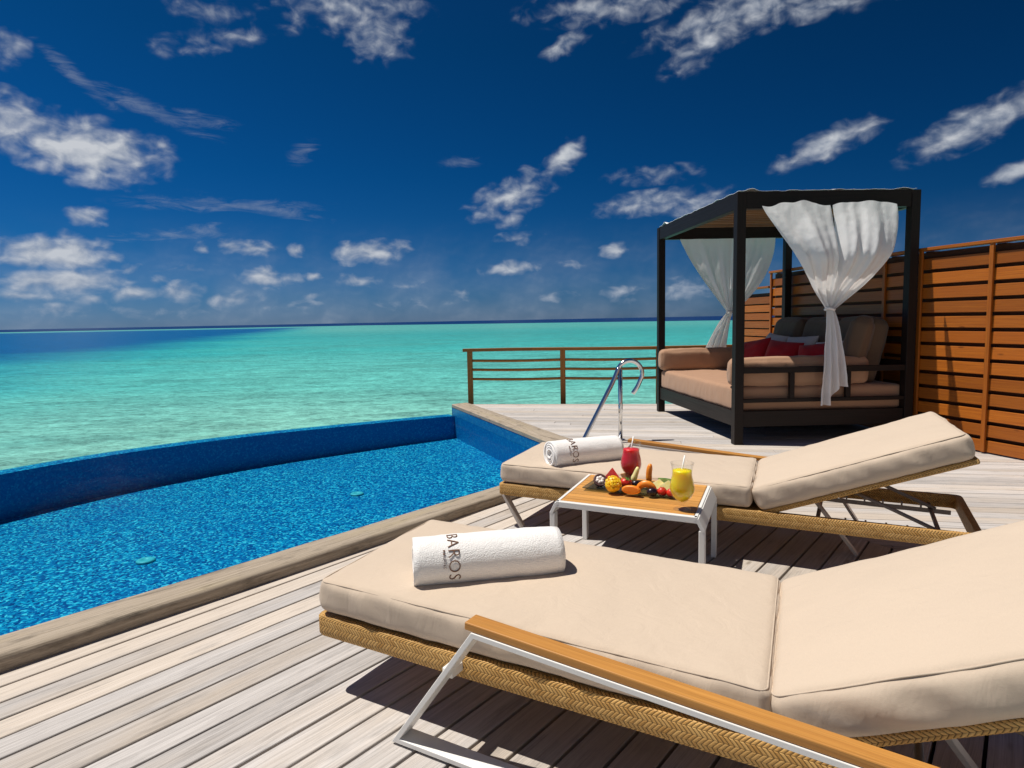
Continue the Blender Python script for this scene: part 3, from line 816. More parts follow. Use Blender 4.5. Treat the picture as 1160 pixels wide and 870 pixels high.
    mb = MB(); mb.box((1.475, Y(0.004), 0.246), (0.018, 0.010, 0.016), bevel=.002); lb(mb, 'clip', M_PLASTIC, root)
    return root
L1 = make_lounger('nearest cream sun lounger, its teak armrest on a white metal loop in front', (-0.628, 2.076), 120.0, True, 1.3, 0.11, R(24.5))
L2 = make_lounger('cream sun lounger beyond the teak side table, red smoothie seen against it', (-0.064, 3.78), 117.5, False, 8.1, 0.085, R(21.0))

# ================================================================ TOWELS
def make_towel(label, A, B, seed, group='rolled towels on the loungers'):
    A, B = V(A), V(B); Ld = B - A; L = Ld.length; ax = Ld.normalized()
    ang = math.atan2(ax.y, ax.x)
    mb = MB()
    TURN, r0, r1, th = 4.2, 0.012, 0.074, 0.0125
    N = 170; NX = 26
    rnd = random.Random(seed)
    def rad(t): return r0 + (r1 - r0) * t ** 0.92
    def shape(t, off, u):
        th_ = -pi * 0.62 - (1 - t) * TURN * 2 * pi
        r = rad(t) + off
        x = u * L
        jit = (NZ.noise(V((t * TURN * 1.1 + seed, 5, 2))) * 0.010) * (1 if u < .5 else -1) * (abs(2 * u - 1) ** 8)
        y, z = r * cos(th_), r * sin(th_)
        bul = 1 + 0.035 * NZ.noise(V((x * 9 + seed, th_ * .0, 1))) - 0.03 * abs(2 * u - 1) ** 3
        y *= bul * 1.05; z *= bul * 0.96
        nn = NZ.fractal(V((x * 26 + seed, y * 40, z * 40)), 1.0, 2.0, 3) * 0.0016
        q = V((0, y, z)); 
        if q.length > 1e-4: q += q.normalized() * nn
        zmin = -0.062
        if q.z < zmin: q.z = zmin + (q.z - zmin) * 0.15
        return V((x + jit, q.y, q.z))
    rings = []
    for i in range(N + 1):
        t = i / N
        rings.append([[mb.bm.verts.new(shape(t, o, j / NX)) for j in range(NX + 1)] for o in (0.0, th)])
    for i in range(N):
        a, b = rings[i], rings[i + 1]
        for k in (0, 1):
            for j in range(NX):
                f = mb.bm.faces.new((a[k][j], b[k][j], b[k][j + 1], a[k][j + 1])); f.smooth = True
        for j in (0, NX):
            f = mb.bm.faces.new((a[0][j], a[1][j], b[1][j], b[0][j])); f.smooth = True
    for r_ in (rings[0], rings[-1]):
        for j in range(NX): mb.bm.faces.new((r_[0][j], r_[0][j + 1], r_[1][j + 1], r_[1][j]))
    o = mb.build('rolled_towel', M_TOWEL)
    tag(o, label, 'towel', group)
    o.location = (A.x, A.y, A.z + 0.0645); o.rotation_euler = (0, 0, ang)
    # lettering bent round the roll
    def text(s, size, x0, th0, spacing):
        cu = bpy.data.curves.new('txt', 'FONT'); cu.body = s; cu.size = size; cu.space_character = spacing; cu.resolution_u = 4
        cu.offset = -0.0008
        to = bpy.data.objects.new('txt', cu); COL.objects.link(to)
        bpy.context.view_layer.update()
        dg = bpy.context.evaluated_depsgraph_get()
        me = bpy.data.meshes.new_from_object(to.evaluated_get(dg))
        bpy.data.objects.remove(to); bpy.data.curves.remove(cu)
        tb = bmesh.new(); tb.from_mesh(me); bpy.data.meshes.remove(me)
        bmesh.ops.triangulate(tb, faces=tb.faces[:])
        for _ in range(4):
            lo = [e for e in tb.edges if e.calc_length() > 0.005]
            if not lo: break
            bmesh.ops.subdivide_edges(tb, edges=lo, cuts=1)
            bmesh.ops.triangulate(tb, faces=tb.faces[:])
        for v in tb.verts:
            tx, ty = v.co.x, v.co.y
            xx = x0 + ty
            th_ = th0 + tx / 0.083
            tt = 1 - (158.4 - math.degrees(th_)) / (360 * TURN)
            r = rad(tt) + th + 0.0016
            y, z = -r * sin(th_), r * cos(th_)
            bul = 1 + 0.035 * NZ.noise(V((xx * 9 + seed, 0, 1))) - 0.03 * abs(2 * xx / L - 1) ** 3
            v.co = V((xx, y * bul * 1.05, z * bul * 0.96))
        return tb
    mb = MB()
    mb.merge(text('BAROS', 0.053, 0.105, R(-2), 1.1))
    mb.merge(text('MALDIVES', 0.0125, 0.088, R(48), 1.1))
    lt = mb.build('embroidered_lettering', M_INK, o, solid=0.0012)
    return o
make_towel('white rolled towel with brown lettering on the seat of the nearest sun lounger', (-0.325, 2.05, 0.374), (0.142, 2.14, 0.374), 2.0)
make_towel('white rolled towel with brown lettering on the lounger beyond the side table', (0.205, 3.70, 0.372), (0.615, 3.86, 0.372), 6.0)

# ================================================================ SIDE TABLE
TAZ = 117.0
TSK = M(((1, -0.085, 0, 0), (0, 1, 0, 0), (0, 0, 1, 0), (0, 0, 0, 1)))
T0 = V((0.215, 3.02))
TZ = 0.36
table = thing('side_table', 'white metal side table with slatted teak top between the two loungers', 'side table', (T0.x, T0.y, 0), TAZ)
TL, TD = 0.615, 0.535
mb = MB()
fw_ = 0.024
# top rails front and back, chamfered end plates, underside rails
for yy in (-fw_ / 2 - .001, TD + fw_ / 2 + .001):
    mb.box((TL / 2, yy, TZ - 0.014), (TL + 0.03, fw_, 0.028), bevel=.003)
for sx, x0 in ((-1, -0.001), (1, TL + 0.001)):
    xo = x0 + sx * 0.014
    mb.box((x0 + sx * 0.007, TD / 2, TZ - 0.008), (0.014, TD + 2 * fw_ + .004, 0.016), bevel=.002)
    mb.bar((xo - sx * .002, TD / 2, TZ - 0.008), (xo + sx * 0.026, TD / 2, TZ - 0.062), TD + 2 * fw_ + .004, 0.016, (sx, 0, .8), 0.002)
mb.build('frame', M_WHITE, table, pre=TSK)
for sx, x0 in ((-1, 0.0), (1, TL)):
    for yy in (-fw_ + 0.012, TD + fw_ - 0.012):
        mb = MB(); mb.box((x0 + sx * 0.034, yy + (.009 if yy < .2 else -.009), (TZ - 0.058) / 2), (0.026, 0.044, TZ - 0.058), bevel=.003)
        mb.build('leg', M_WHITE, table, pre=TSK)
mb = MB()
ns = 12; pw = TD / ns
for k in range(ns):
    mb.box((TL / 2, pw * (k + .5), TZ - 0.008 + 0.0005 * (k % 2)), (TL - .004, pw - 0.004, 0.016), bevel=.002)
mb.build('slatted_top', M_SLAT, table, pre=TSK)
mb = MB()
for x in (0.12, TL - .12): mb.box((x, TD / 2, TZ - 0.0245), (0.03, TD - .012, 0.010))
mb.build('batten', M_SLAT, table, pre=TSK)
mb = MB(); mb.box((TL / 2, TD / 2, TZ - 0.0175), (TL - .01, TD - .01, 0.002)); mb.build('added_sun_block', M_UNDER, table, pre=TSK)  # added sheet that stops sun stripes passing between the slats

# glass tray and fruit -----------------------------------------------------------
tray = thing('serving_tray', 'dark tinted glass tray of cut fruit on the slatted teak table', 'tray', (0.335, 3.185, TZ + .0015), 117.0)
mb = MB()
def trayfn(u, v):
    x, y = u * 0.475, v * 0.245
    e = max(abs(2 * u - 1), abs(2 * v - 1))
    return V((x, y, 0.002 + 0.012 * max(0, (e - 0.80) / 0.2) ** 2))
mb.grid(trayfn, 26, 18)
mb.build('glass_plate', M_TRAY, tray, solid=0.005)
FZ = TZ + 0.0075
def fruit(name, label, cat, pos, mbs, group='cut fruit on the glass tray', rz=0.0, z=FZ, rot=None):
    r = thing(name, label, cat, (pos[0], pos[1], z), rz=rz, group=group)
    if rot: r.rotation_euler = rot
    for nm, mb_, mt in mbs: mb_.build(nm, mt, r)
    return r
def fmat(name, a, b, scale=60, rough=0.35, bump=0.3, sss=0.0, **kw):
    m, t, bb = new_mat(name)
    o = objn(t)
    n = t.noise(o, scale, 4, 0.6)
    setp(t, bb, t.mix(t.rng(n, 0.35, 0.65), a, b), rough, spec=0.5, normal=t.bump(n, bump, 0.002))
    if sss:
        t.put(bb.inputs['Subsurface Weight'], sss); t.put(bb.inputs['Subsurface Radius'], (0.01, 0.005, 0.002)); bb.inputs['Subsurface Scale'].default_value = 0.5
    return m
F_SHELL = fmat('mangosteen_shell', (0.045, 0.012, 0.014), (0.10, 0.03, 0.025), 50, 0.5)
F_WHITE = fmat('white_fruit_flesh', (0.70, 0.62, 0.58), (0.82, 0.75, 0.70), 40, 0.3)
F_MELR = fmat('watermelon_flesh', (0.75, 0.04, 0.04), (0.85, 0.10, 0.07), 90, 0.4, 0.4, 0.3)
F_RIND = fmat('green_rind', (0.05, 0.16, 0.03), (0.45, 0.5, 0.25), 20, 0.4)
F_MANGO = fmat('mango_flesh', (0.86, 0.52, 0.015), (0.92, 0.64, 0.03), 40, 0.35, 0.3, 0.3)
F_SKIN = fmat('mango_skin', (0.35, 0.30, 0.03), (0.5, 0.2, 0.03), 20, 0.4)
F_ORANGE = fmat('papaya_flesh', (0.80, 0.20, 0.012), (0.88, 0.34, 0.03), 45, 0.4, 0.4, 0.3)
F_RED = fmat('red_fruit', (0.58, 0.012, 0.012), (0.78, 0.05, 0.02), 90, 0.35, 0.5, 0.2)
F_BERRY = fmat('dark_berry', (0.008, 0.006, 0.012), (0.025, 0.012, 0.02), 60, 0.25)
F_PEACH = fmat('peach_flesh', (0.68, 0.33, 0.14), (0.78, 0.45, 0.22), 40, 0.35)
F_MELY = fmat('yellow_melon_flesh', (0.82, 0.70, 0.24), (0.88, 0.80, 0.42), 40, 0.4, 0.3, 0.3)
F_MELG = fmat('green_melon_flesh', (0.50, 0.66, 0.14), (0.70, 0.8, 0.34), 40, 0.4, 0.3, 0.3)
F_LEAF = fmat('leaf_green', (0.05, 0.16, 0.02), (0.10, 0.25, 0.04), 40, 0.4)
def ball(mb, c, r, sc=(1, 1, 1), n=18, amp=0.0, freq=6.0, half=False, cut=-1.0):
    def fn(u, v):
        th_ = 2 * pi * u; ph = -pi / 2 + pi * v
        d = V((cos(ph) * cos(th_), cos(ph) * sin(th_), sin(ph)))
        k = r * (1 + amp * NZ.noise(d * freq + V(c) * 50))
        q = V((d.x * sc[0], d.y * sc[1], d.z * sc[2])) * k
        q.z = max(q.z, cut * r)
        return V(c) + q
    mb.grid(fn, n, n // 2, closed_u=True)
    bmesh.ops.remove_doubles(mb.bm, verts=mb.bm.verts[:], dist=1e-6)
    return mb
def wedge(mb, r, span, thick, n=14, thick_top=None):
    """segment of a disc standing on its rind: arc of radius r, apex up"""
    pts = [(0, 0)] + [(r * sin(-span / 2 + span * k / n), -r * cos(-span / 2 + span * k / n)) for k in range(n + 1)]
    tt = thick_top if thick_top is not None else thick
    fr = []; bk = []
    for i, (x, z) in enumerate(pts):
        th_ = tt if i == 0 else thick
        fr.append(mb.bm.verts.new((x, -th_ / 2, z + r))); bk.append(mb.bm.verts.new((x, th_ / 2, z + r)))
    m_ = len(pts)
    mb.bm.faces.new(fr); mb.bm.faces.new(list(reversed(bk)))
    for i in range(m_): mb.bm.faces.new((fr[i], fr[(i + 1) % m_], bk[(i + 1) % m_], bk[i]))
    return mb
def stick(mb, a, b, ra, rb, n=10, bend=0.0):
    a, b = V(a), V(b); pts = []; rs = []
    for k in range(9):
        t = k / 8; q = a.lerp(b, t); q.x += bend * sin(pi * t); pts.append(q)
        e = min(1, 4 * min(t + .06, 1 - t + .06)) ** .5
        rs.append((ra + (rb - ra) * t) * e)
    return mb.tube(pts, rs, n)
# mangosteen half: thick dark shell, white segments inside, tipped towards the viewer
mb1 = MB(); prof = [(0.002, -.032), (.020, -.028), (.031, -.015), (.034, 0.0), (.032, .002), (.024, .001), (.022, -.012), (.004, -.020)]
mb1.lathe(prof, 26)
mb2 = MB()
for k in range(6): ball(mb2, (0.0125 * cos(k * pi / 3), 0.0125 * sin(k * pi / 3), -.003), 0.0115, (1, 1, 1.05), 14)
fruit('mangosteen', 'halved mangosteen with white segments in a dark shell, at the left end of the tray', 'mangosteen', (0.430, 3.235), [('shell', mb1, F_SHELL), ('white_segments', mb2, F_WHITE)], z=FZ + .032, rot=(R(48), R(-12), R(10)))
mb1 = MB(); wedge(mb1, 0.062, R(75), 0.022, thick_top=0.012)
mb2 = MB()
for k in range(15):
    t = R(-37 + 74 * k / 14)
    mb2.box((0.0645 * sin(t), 0, 0.062 - 0.0645 * cos(t)), (0.010, 0.0225, 0.005), M.Translation((0.0645 * sin(t), 0, .062 - .0645 * cos(t))) @ M.Rotation(-t, 4, 'Y') @ M.Translation((-0.0645 * sin(t), 0, -.062 + .0645 * cos(t))))
fruit('watermelon_wedge', 'red watermelon wedge standing point up behind the cut mango', 'watermelon', (0.505, 3.335), [('flesh', mb1, F_MELR), ('rind', mb2, F_RIND)], rz=R(-35), z=FZ + .006)
# scored mango cheek
mb1 = MB()
for i in range(-2, 3):
    for j in range(-2, 3):
        x, y = i * .0155, j * .0155; d = math.hypot(x, y)
        if d < .038:
            zz = math.sqrt(max(0, .040 ** 2 - d * d))
            q = V((x, y, zz)); nn = q.normalized()
            mt = M.Translation(q) @ nn.to_track_quat('Z', 'Y').to_matrix().to_4x4()
            mb1.box((0, 0, -.006), (.0150, .0150, .020), mt, bevel=.003)
mb2 = MB(); ball(mb2, (0, 0, 0), 0.0375, (1, 1, .97), 20)
fruit('mango_cheek', 'yellow mango half scored into cubes, at the front of the tray', 'mango', (0.474, 3.115), [('cubed_flesh', mb1, F_MANGO), ('flesh', mb2, F_MANGO)], z=FZ + .037, rot=(R(52), 0, R(12)))
mb1 = MB(); ball(mb1, (0, 0, .027), .027, (1.15, .95, .95), 22, .06, 3)
mb2 = MB()
for k in range(6):
    t = k * pi / 3; mb2.bar((0, 0, .0525), (.016 * cos(t), .016 * sin(t), .050), .006, .002)
fruit('red_fruit', 'round glossy red fruit behind the scored mango', 'red fruit', (0.545, 3.20), [('flesh', mb1, F_RED), ('leaves', mb2, F_LEAF)], rot=(R(18), R(14), 0))
mb1 = MB(); wedge(mb1, 0.042, R(150), .020)
fruit('peach_slice', 'pale orange peach slice lying at the back of the tray', 'peach slice', (0.590, 3.345), [('flesh', mb1, F_PEACH)], rz=R(-30))
mb1 = MB(); stick(mb1, (-.01, 0, .012), (.018, .0, .085), .017, .012, 6)
fruit('melon_stick', 'tall pale yellow melon stick leaning among the fruit', 'melon stick', (0.608, 3.27), [('flesh', mb1, F_MELY)], rz=R(10))
mb1 = MB(); ball(mb1, (0, 0, .018), .018, (1.25, 1, 1), 18)
fruit('dark_grape', 'dark grape under the yellow melon stick', 'grape', (0.600, 3.195), [('skin', mb1, F_BERRY)])
mb1 = MB(); ball(mb1, (0, 0, 0), .034, (1.35, .9, .62), 26, .04, 3)
for v in mb1.bm.verts:
    if v.co.y < -.012: v.co.y = -.012 + (v.co.y + .012) * .12
bmesh.ops.transform(mb1.bm, matrix=M.Translation((0, 0, .020)), verts=mb1.bm.verts)
fruit('papaya_piece', 'cut orange papaya piece lying at the front edge of the tray', 'papaya', (0.552, 3.055), [('flesh', mb1, F_ORANGE)], rz=R(-25), z=FZ + .006)
mb1 = MB(); stick(mb1, (0, 0, .01), (.006, .0, .105), .016, .014, 10, -.004)
fruit('carrot_stick', 'upright orange stick of fruit, the tallest piece on the tray', 'fruit stick', (0.676, 3.245), [('flesh', mb1, F_ORANGE)])
mb1 = MB()
def crescent(u, v):
    t = R(-15 + 210 * u); w_ = .017 * sin(pi * min(1, max(0, .04 + .92 * u))) ** .6
    c = V((.040 * cos(t), 0, .040 * sin(t)))
    d = V((cos(t), 0, sin(t)))
    return c + d * (w_ * cos(2 * pi * v)) + V((0, w_ * .7 * sin(2 * pi * v), 0))
mb1.grid(crescent, 22, 10)
fruit('papaya_crescent', 'curved red orange papaya crescent in front of the upright stick', 'papaya slice', (0.625, 3.065), [('flesh', mb1, F_ORANGE)], rz=R(-20), z=FZ + .010)
mb1 = MB(); wedge(mb1, 0.034, R(100), .018)
fruit('pineapple_chunk', 'small yellow pineapple chunk beside the upright orange stick', 'pineapple chunk', (0.640, 3.19), [('flesh', mb1, F_MELY)], rz=R(-40))
mb1 = MB(); ball(mb1, (0, 0, .020), .020, (1.3, 1, 1), 18)
fruit('dark_plum', 'dark plum resting in front of the papaya crescent', 'plum', (0.645, 3.03), [('skin', mb1, F_BERRY)])
for q, lb in (((0.690, 3.045), 'glossy red berry between the dark plum and the other red berry'), ((0.727, 3.02), 'glossy red berry nearest the yellow smoothie')):
    mb1 = MB(); ball(mb1, (0, 0, .021), .021, (1.1, 1, 1.05), 20, .05, 4)
    mb2 = MB()
    for k in range(5):
        t = k * 2 * pi / 5; mb2.bar((0, 0, .042), (.011 * cos(t), .011 * sin(t), .040), .005, .0015)
    fruit('red_berry', lb, 'berry', q, [('flesh', mb1, F_RED), ('leaves', mb2, F_LEAF)], rot=(R(25), R(10), 0))
for k, lb in ((0, 'pale melon slice leaning left of the other one, behind the red berries'), (1, 'pale melon slice closer to the yellow smoothie')):
    mb1 = MB(); wedge(mb1, 0.050, R(110), .014)
    fruit('melon_slice', lb, 'melon slice', (0.702 + k * .040, 3.15 - k * .028), [('flesh', mb1, F_MELY)], rz=R(-28 + 10 * k), rot=(R(-25), 0, R(-28 + 10 * k)))
mb1 = MB(); wedge(mb1, 0.034, R(170), .014)
mb2 = MB(); wedge(mb2, 0.036, R(172), .010)
fruit('lime_wedge', 'pale green lime wedge at the back of the tray near the yellow smoothie', 'lime wedge', (0.752, 3.225), [('flesh', mb1, F_MELG), ('peel', mb2, F_LEAF)], rz=R(-30))

# smoothies -------------------------------------------------------------------------
def smoothie(label, pos, col_a, col_b, name, lean):
    KR = 1.14
    r = thing('smoothie_glass', label, 'smoothie', (pos[0], pos[1], TZ + .0015), group='smoothies on the side table')
    mb = MB()
    outer = [(.033, 0), (.034, .003), (.022, .007), (.008, .012), (.0065, .020), (.009, .028), (.022, .038), (.036, .054), (.0455, .075), (.0475, .092), (.0445, .115), (.039, .140), (.0375, .155), (.040, .178), (.0445, .198)]
    outer = [(x * KR, z * 1.05) for x, z in outer]
    inner_ = [(x - .0018, z + (.002 if z < .19 else 0)) for x, z in reversed(outer) if z >= .031]
    mb.lathe(outer + inner_, 40)
    mb.build('glass', M_GLASS, r)
    mb = MB()
    dp_ = [(.004, .033)] + [(x - .0026, z + .003) for x, z in outer if .03 < z < .168] + [(.0358 * KR, .171), (.0345 * KR, .1745), (.012, .176)]
    mb.lathe(dp_, 40)
    mt = fmat(name, col_a, col_b, 30, 0.35, 0.1, 1.0)
    q = mt.node_tree.nodes['Principled BSDF']; q.inputs['Subsurface Radius'].default_value = (1.0, .8, .3); q.inputs['Subsurface Scale'].default_value = 0.06
    mb.build('drink', mt, r)
    mb = MB()
    mb.tube([(lean * -.012, .010, .100), (lean * .016, .018, .235)], .0032, 10); mb.build('straw', M_STRAW, r)
    return r
smoothie('red smoothie in a curved glass with a white straw, standing behind the fruit tray', (0.600, 3.325), (0.62, 0.010, 0.020), (0.72, 0.02, 0.03), 'red_smoothie', 1)
smoothie('yellow smoothie in a curved glass with a white straw, right edge of the table', (0.733, 2.83), (0.92, 0.60, 0.003), (0.95, 0.68, 0.006), 'yellow_smoothie', 1)

# ================================================================ DAYBED
BX, BY, BW, BD, BH = 2.10, 6.13, 1.60, 2.28, 2.31
SHEAR = M(((1, -0.062, 0, 0), (0, 1, 0, 0), (0, 0, 1, 0), (0, 0, 0, 1)))
BROT = R(1.5)
bed = thing('canopied_daybed', 'dark timber four poster daybed with tan mattress and roof, beside the orange fence', 'daybed', (BX, BY, 0), rz=BROT)
def bpart(name, mb, mat, parent=bed, **kw): return mb.build(name, mat, parent, pre=SHEAR, **kw)
PS = 0.082
for x in (0, BW):
    for y in (0, BD):
        mb = MB(); mb.box((x, y, BH / 2), (PS, PS, BH - 0.004), bevel=.004); bpart('post', mb, M_DARK)
hz = 0.15
for c, s_ in (((BW / 2, 0, BH - hz / 2), (BW - PS - .002, PS - .012, hz)), ((BW / 2, BD, BH - hz / 2), (BW - PS - .002, PS - .012, hz)),
              ((0, BD / 2, BH - hz / 2), (PS - .012, BD - PS - .002, hz)), ((BW, BD / 2, BH - hz / 2), (PS - .012, BD - PS - .002, hz))):
    mb = MB(); mb.box(c, s_, bevel=.003); bpart('roof_beam', mb, M_DARK)
mb = MB()
k = 0; y = 0.12
while y < BD - 0.35:
    mb.box((BW / 2, y, BH - 0.045), (BW - PS - .004, 0.095, 0.02), bevel=.002); y += 0.135
bpart('roof_slats', mb, M_ROOFSLAT)
mb = MB()
def cover(u, v):
    x = -0.02 + (BW + 0.04) * u; y = -0.012 + (BD + 0.024) * v
    e = max(abs(2 * u - 1), abs(2 * v - 1))
    n_ = NZ.fractal(V((x * 7, y * 7, 2)), 1.0, 2.0, 4)
    pk = max(0, NZ.noise(V((x * 5 + 9, y * 5, 7)))) ** 2 * 0.06 * max(0, (e - .75) / .25)
    return V((x, y, BH + 0.010 + 0.008 * n_ + pk))
mb.grid(cover, 70, 90); bpart('canopy_cover', mb, M_COVER, solid=0.003)
rz0, rz1 = 0.165, 0.31
for c, s_ in (((BW / 2, 0, .2375), (BW - PS - .002, .05, rz1 - rz0)), ((BW / 2, BD, .2375), (BW - PS - .002, .05, rz1 - rz0)),
              ((0, BD / 2, .2375), (.05, BD - PS - .002, rz1 - rz0)), ((BW, BD / 2, .2375), (.05, BD - PS - .002, rz1 - rz0))):
    mb = MB(); mb.box(c, s_, bevel=.003); bpart('base_rail', mb, M_DARK)
mb = MB(); mb.box((BW / 2, BD / 2, .285), (BW - .06, BD - .06, .03)); bpart('base_board', mb, M_UNDER)
for y in (-0.012, BD + 0.012):
    mb = MB()
    mb.box((BW / 2, y, 0.692), (BW - PS - .002, .045, .055), bevel=.003)
    mb.box((BW / 2, y, 0.408), (BW - PS - .002, .040, .035), bevel=.003)
    for x in (0.50, 1.03): mb.box((x, y, 0.545), (.045, .036, .238), bevel=.002)
    bpart('arm_rail', mb, M_DARK)
mb = MB(); mb.box((BW + .0, BD / 2, 0.72), (.04, BD - PS - .002, .06), bevel=.003); mb.box((BW, BD / 2, 0.95), (.04, BD - PS - .002, .05), bevel=.003)
bpart('back_rail', mb, M_DARK)
mb = MB(); cushion(mb, (BW - .05) / 2 + .02, (BD - .07) / 2, 0.115, 0.035, 0.012, 0.006, 3.3, 0.03, side_wr=.006)
bmesh.ops.transform(mb.bm, matrix=M.Translation((BW / 2 - .015, BD / 2, 0.418)), verts=mb.bm.verts)
bpart('mattress', mb, M_TAN)

def bw(x, y, z=0):
    """daybed coordinates to the world"""
    q = SHEAR @ V((x, y, z)); q = M.Rotation(BROT, 4, 'Z') @ q
    return V((q.x + BX, q.y + BY, q.z))
def soft(name, label, cat, size, pos, rot, mat, seed, group, bulge=0.02, r=0.045, pip=None):
    mb = MB(); cushion(mb, size[0] / 2, size[1] / 2, size[2] / 2, r, bulge, 0.008, seed, 0.03, side_wr=.008)
    o = mb.build(name, mat)
    tag(o, label, cat, group)
    o.location = bw(*pos); o.rotation_euler = (M.Rotation(BROT, 3, 'Z') @ M(rot).to_3x3()).to_euler()
    return o
RZ = lambda a: M.Rotation(R(a), 3, 'Z')
RX = lambda a: M.Rotation(R(a), 3, 'X')
RY = lambda a: M.Rotation(R(a), 3, 'Y')
soft('bolster', 'long tan bolster along the far arm of the daybed, its left end in sunlight', 'bolster', (1.50, 0.17, 0.245), (0.70, BD - 0.125, 0.667), RZ(0), M_TAN, 1.0, 'tan bolsters of the daybed')
soft('bolster', 'long tan bolster along the near arm of the daybed, behind the dark arm rail', 'bolster', (1.30, 0.16, 0.245), (0.62, 0.115, 0.667), RZ(0), M_TAN, 4.0, 'tan bolsters of the daybed')
for yy, lb, s_ in ((1.83, 'brown back cushion at the far end of the daybed, left of the other brown cushions', 2.0), (1.13, 'brown back cushion in the middle of the daybed, half hidden by the tied curtain', 5.0), (0.50, 'brown back cushion at the near end of the daybed, behind the corner cushion', 9.0)):
    soft('back_cushion', lb, 'back cushion', (0.20, 0.66, 0.62), (BW - 0.19, yy, 0.535 + 0.295), RY(14), M_BROWN, s_, 'brown back cushions of the daybed', 0.03, 0.06)
soft('back_cushion', 'brown corner cushion turned towards the viewer at the near right post of the daybed', 'back cushion', (0.19, 0.52, 0.60), (BW - 0.30, 0.30, 0.855), RZ(-35) @ RY(14), M_BROWN, 12.0, 'brown back cushions of the daybed', 0.03, 0.06)
def pillow(label, mat, s_, pos, rot, seed, group):
    mb = MB()
    def fn(sgn):
        def g(u, v):
            x, y = 2 * u - 1, 2 * v - 1
            h = (max(0, 1 - abs(x) ** 2.6) * max(0, 1 - abs(y) ** 2.6)) ** 0.55
            pin = 1 - 0.07 * (1 - x * x) * abs(y) ** 3 - 0.0
            pin2 = 1 - 0.07 * (1 - y * y) * abs(x) ** 3
            n_ = NZ.noise(V((x * 3 + seed, y * 3, sgn)))
            return V((x * s_ / 2 * pin2, y * s_ / 2 * pin, sgn * (0.085 * h * (1 + .18 * n_))))
        return g
    mb.grid(fn(1), 18, 18); mb.grid(fn(-1), 18, 18)
    bmesh.ops.remove_doubles(mb.bm, verts=mb.bm.verts[:], dist=1e-4)
    o = mb.build('pillow', mat, sub=1)
    tag(o, label, 'pillow', group)
    o.location = bw(*pos); o.rotation_euler = (M.Rotation(BROT, 3, 'Z') @ rot).to_euler()
# pillows lean on the back cushions, faces turned to the pool
def lean(a, b=0, c=0): return RZ(a) @ RY(-90 + 24) @ RZ(b)
pillow('red pillow on the daybed farthest to the left, its corner pointing up', M_RED, 0.46, (0.80, 1.45, 0.72), lean(18, 10), 1, 'red pillows')
pillow('red pillow on the daybed right beside the leftmost red one', M_RED, 0.45, (0.90, 1.00, 0.72), lean(30, -4), 2, 'red pillows')
pillow('red pillow on the daybed mostly hidden behind the tied white curtain', M_RED, 0.45, (1.02, 0.52, 0.71), lean(30, 8), 3, 'red pillows')
pillow('pale pillow behind the two red pillows at the far end of the daybed', M_LINEN, 0.44, (1.13, 1.68, 0.78), lean(10, -6), 4, 'pale pillows')
pillow('pale pillow between the red pillows, left of the hanging curtain', M_LINEN, 0.44, (1.12, 1.06, 0.77), lean(20, 3), 5, 'pale pillows')
pillow('pale pillow right of the hanging curtain, in front of the corner cushion', M_LINEN, 0.44, (1.16, 0.42, 0.74), lean(40, 6), 6, 'pale pillows')

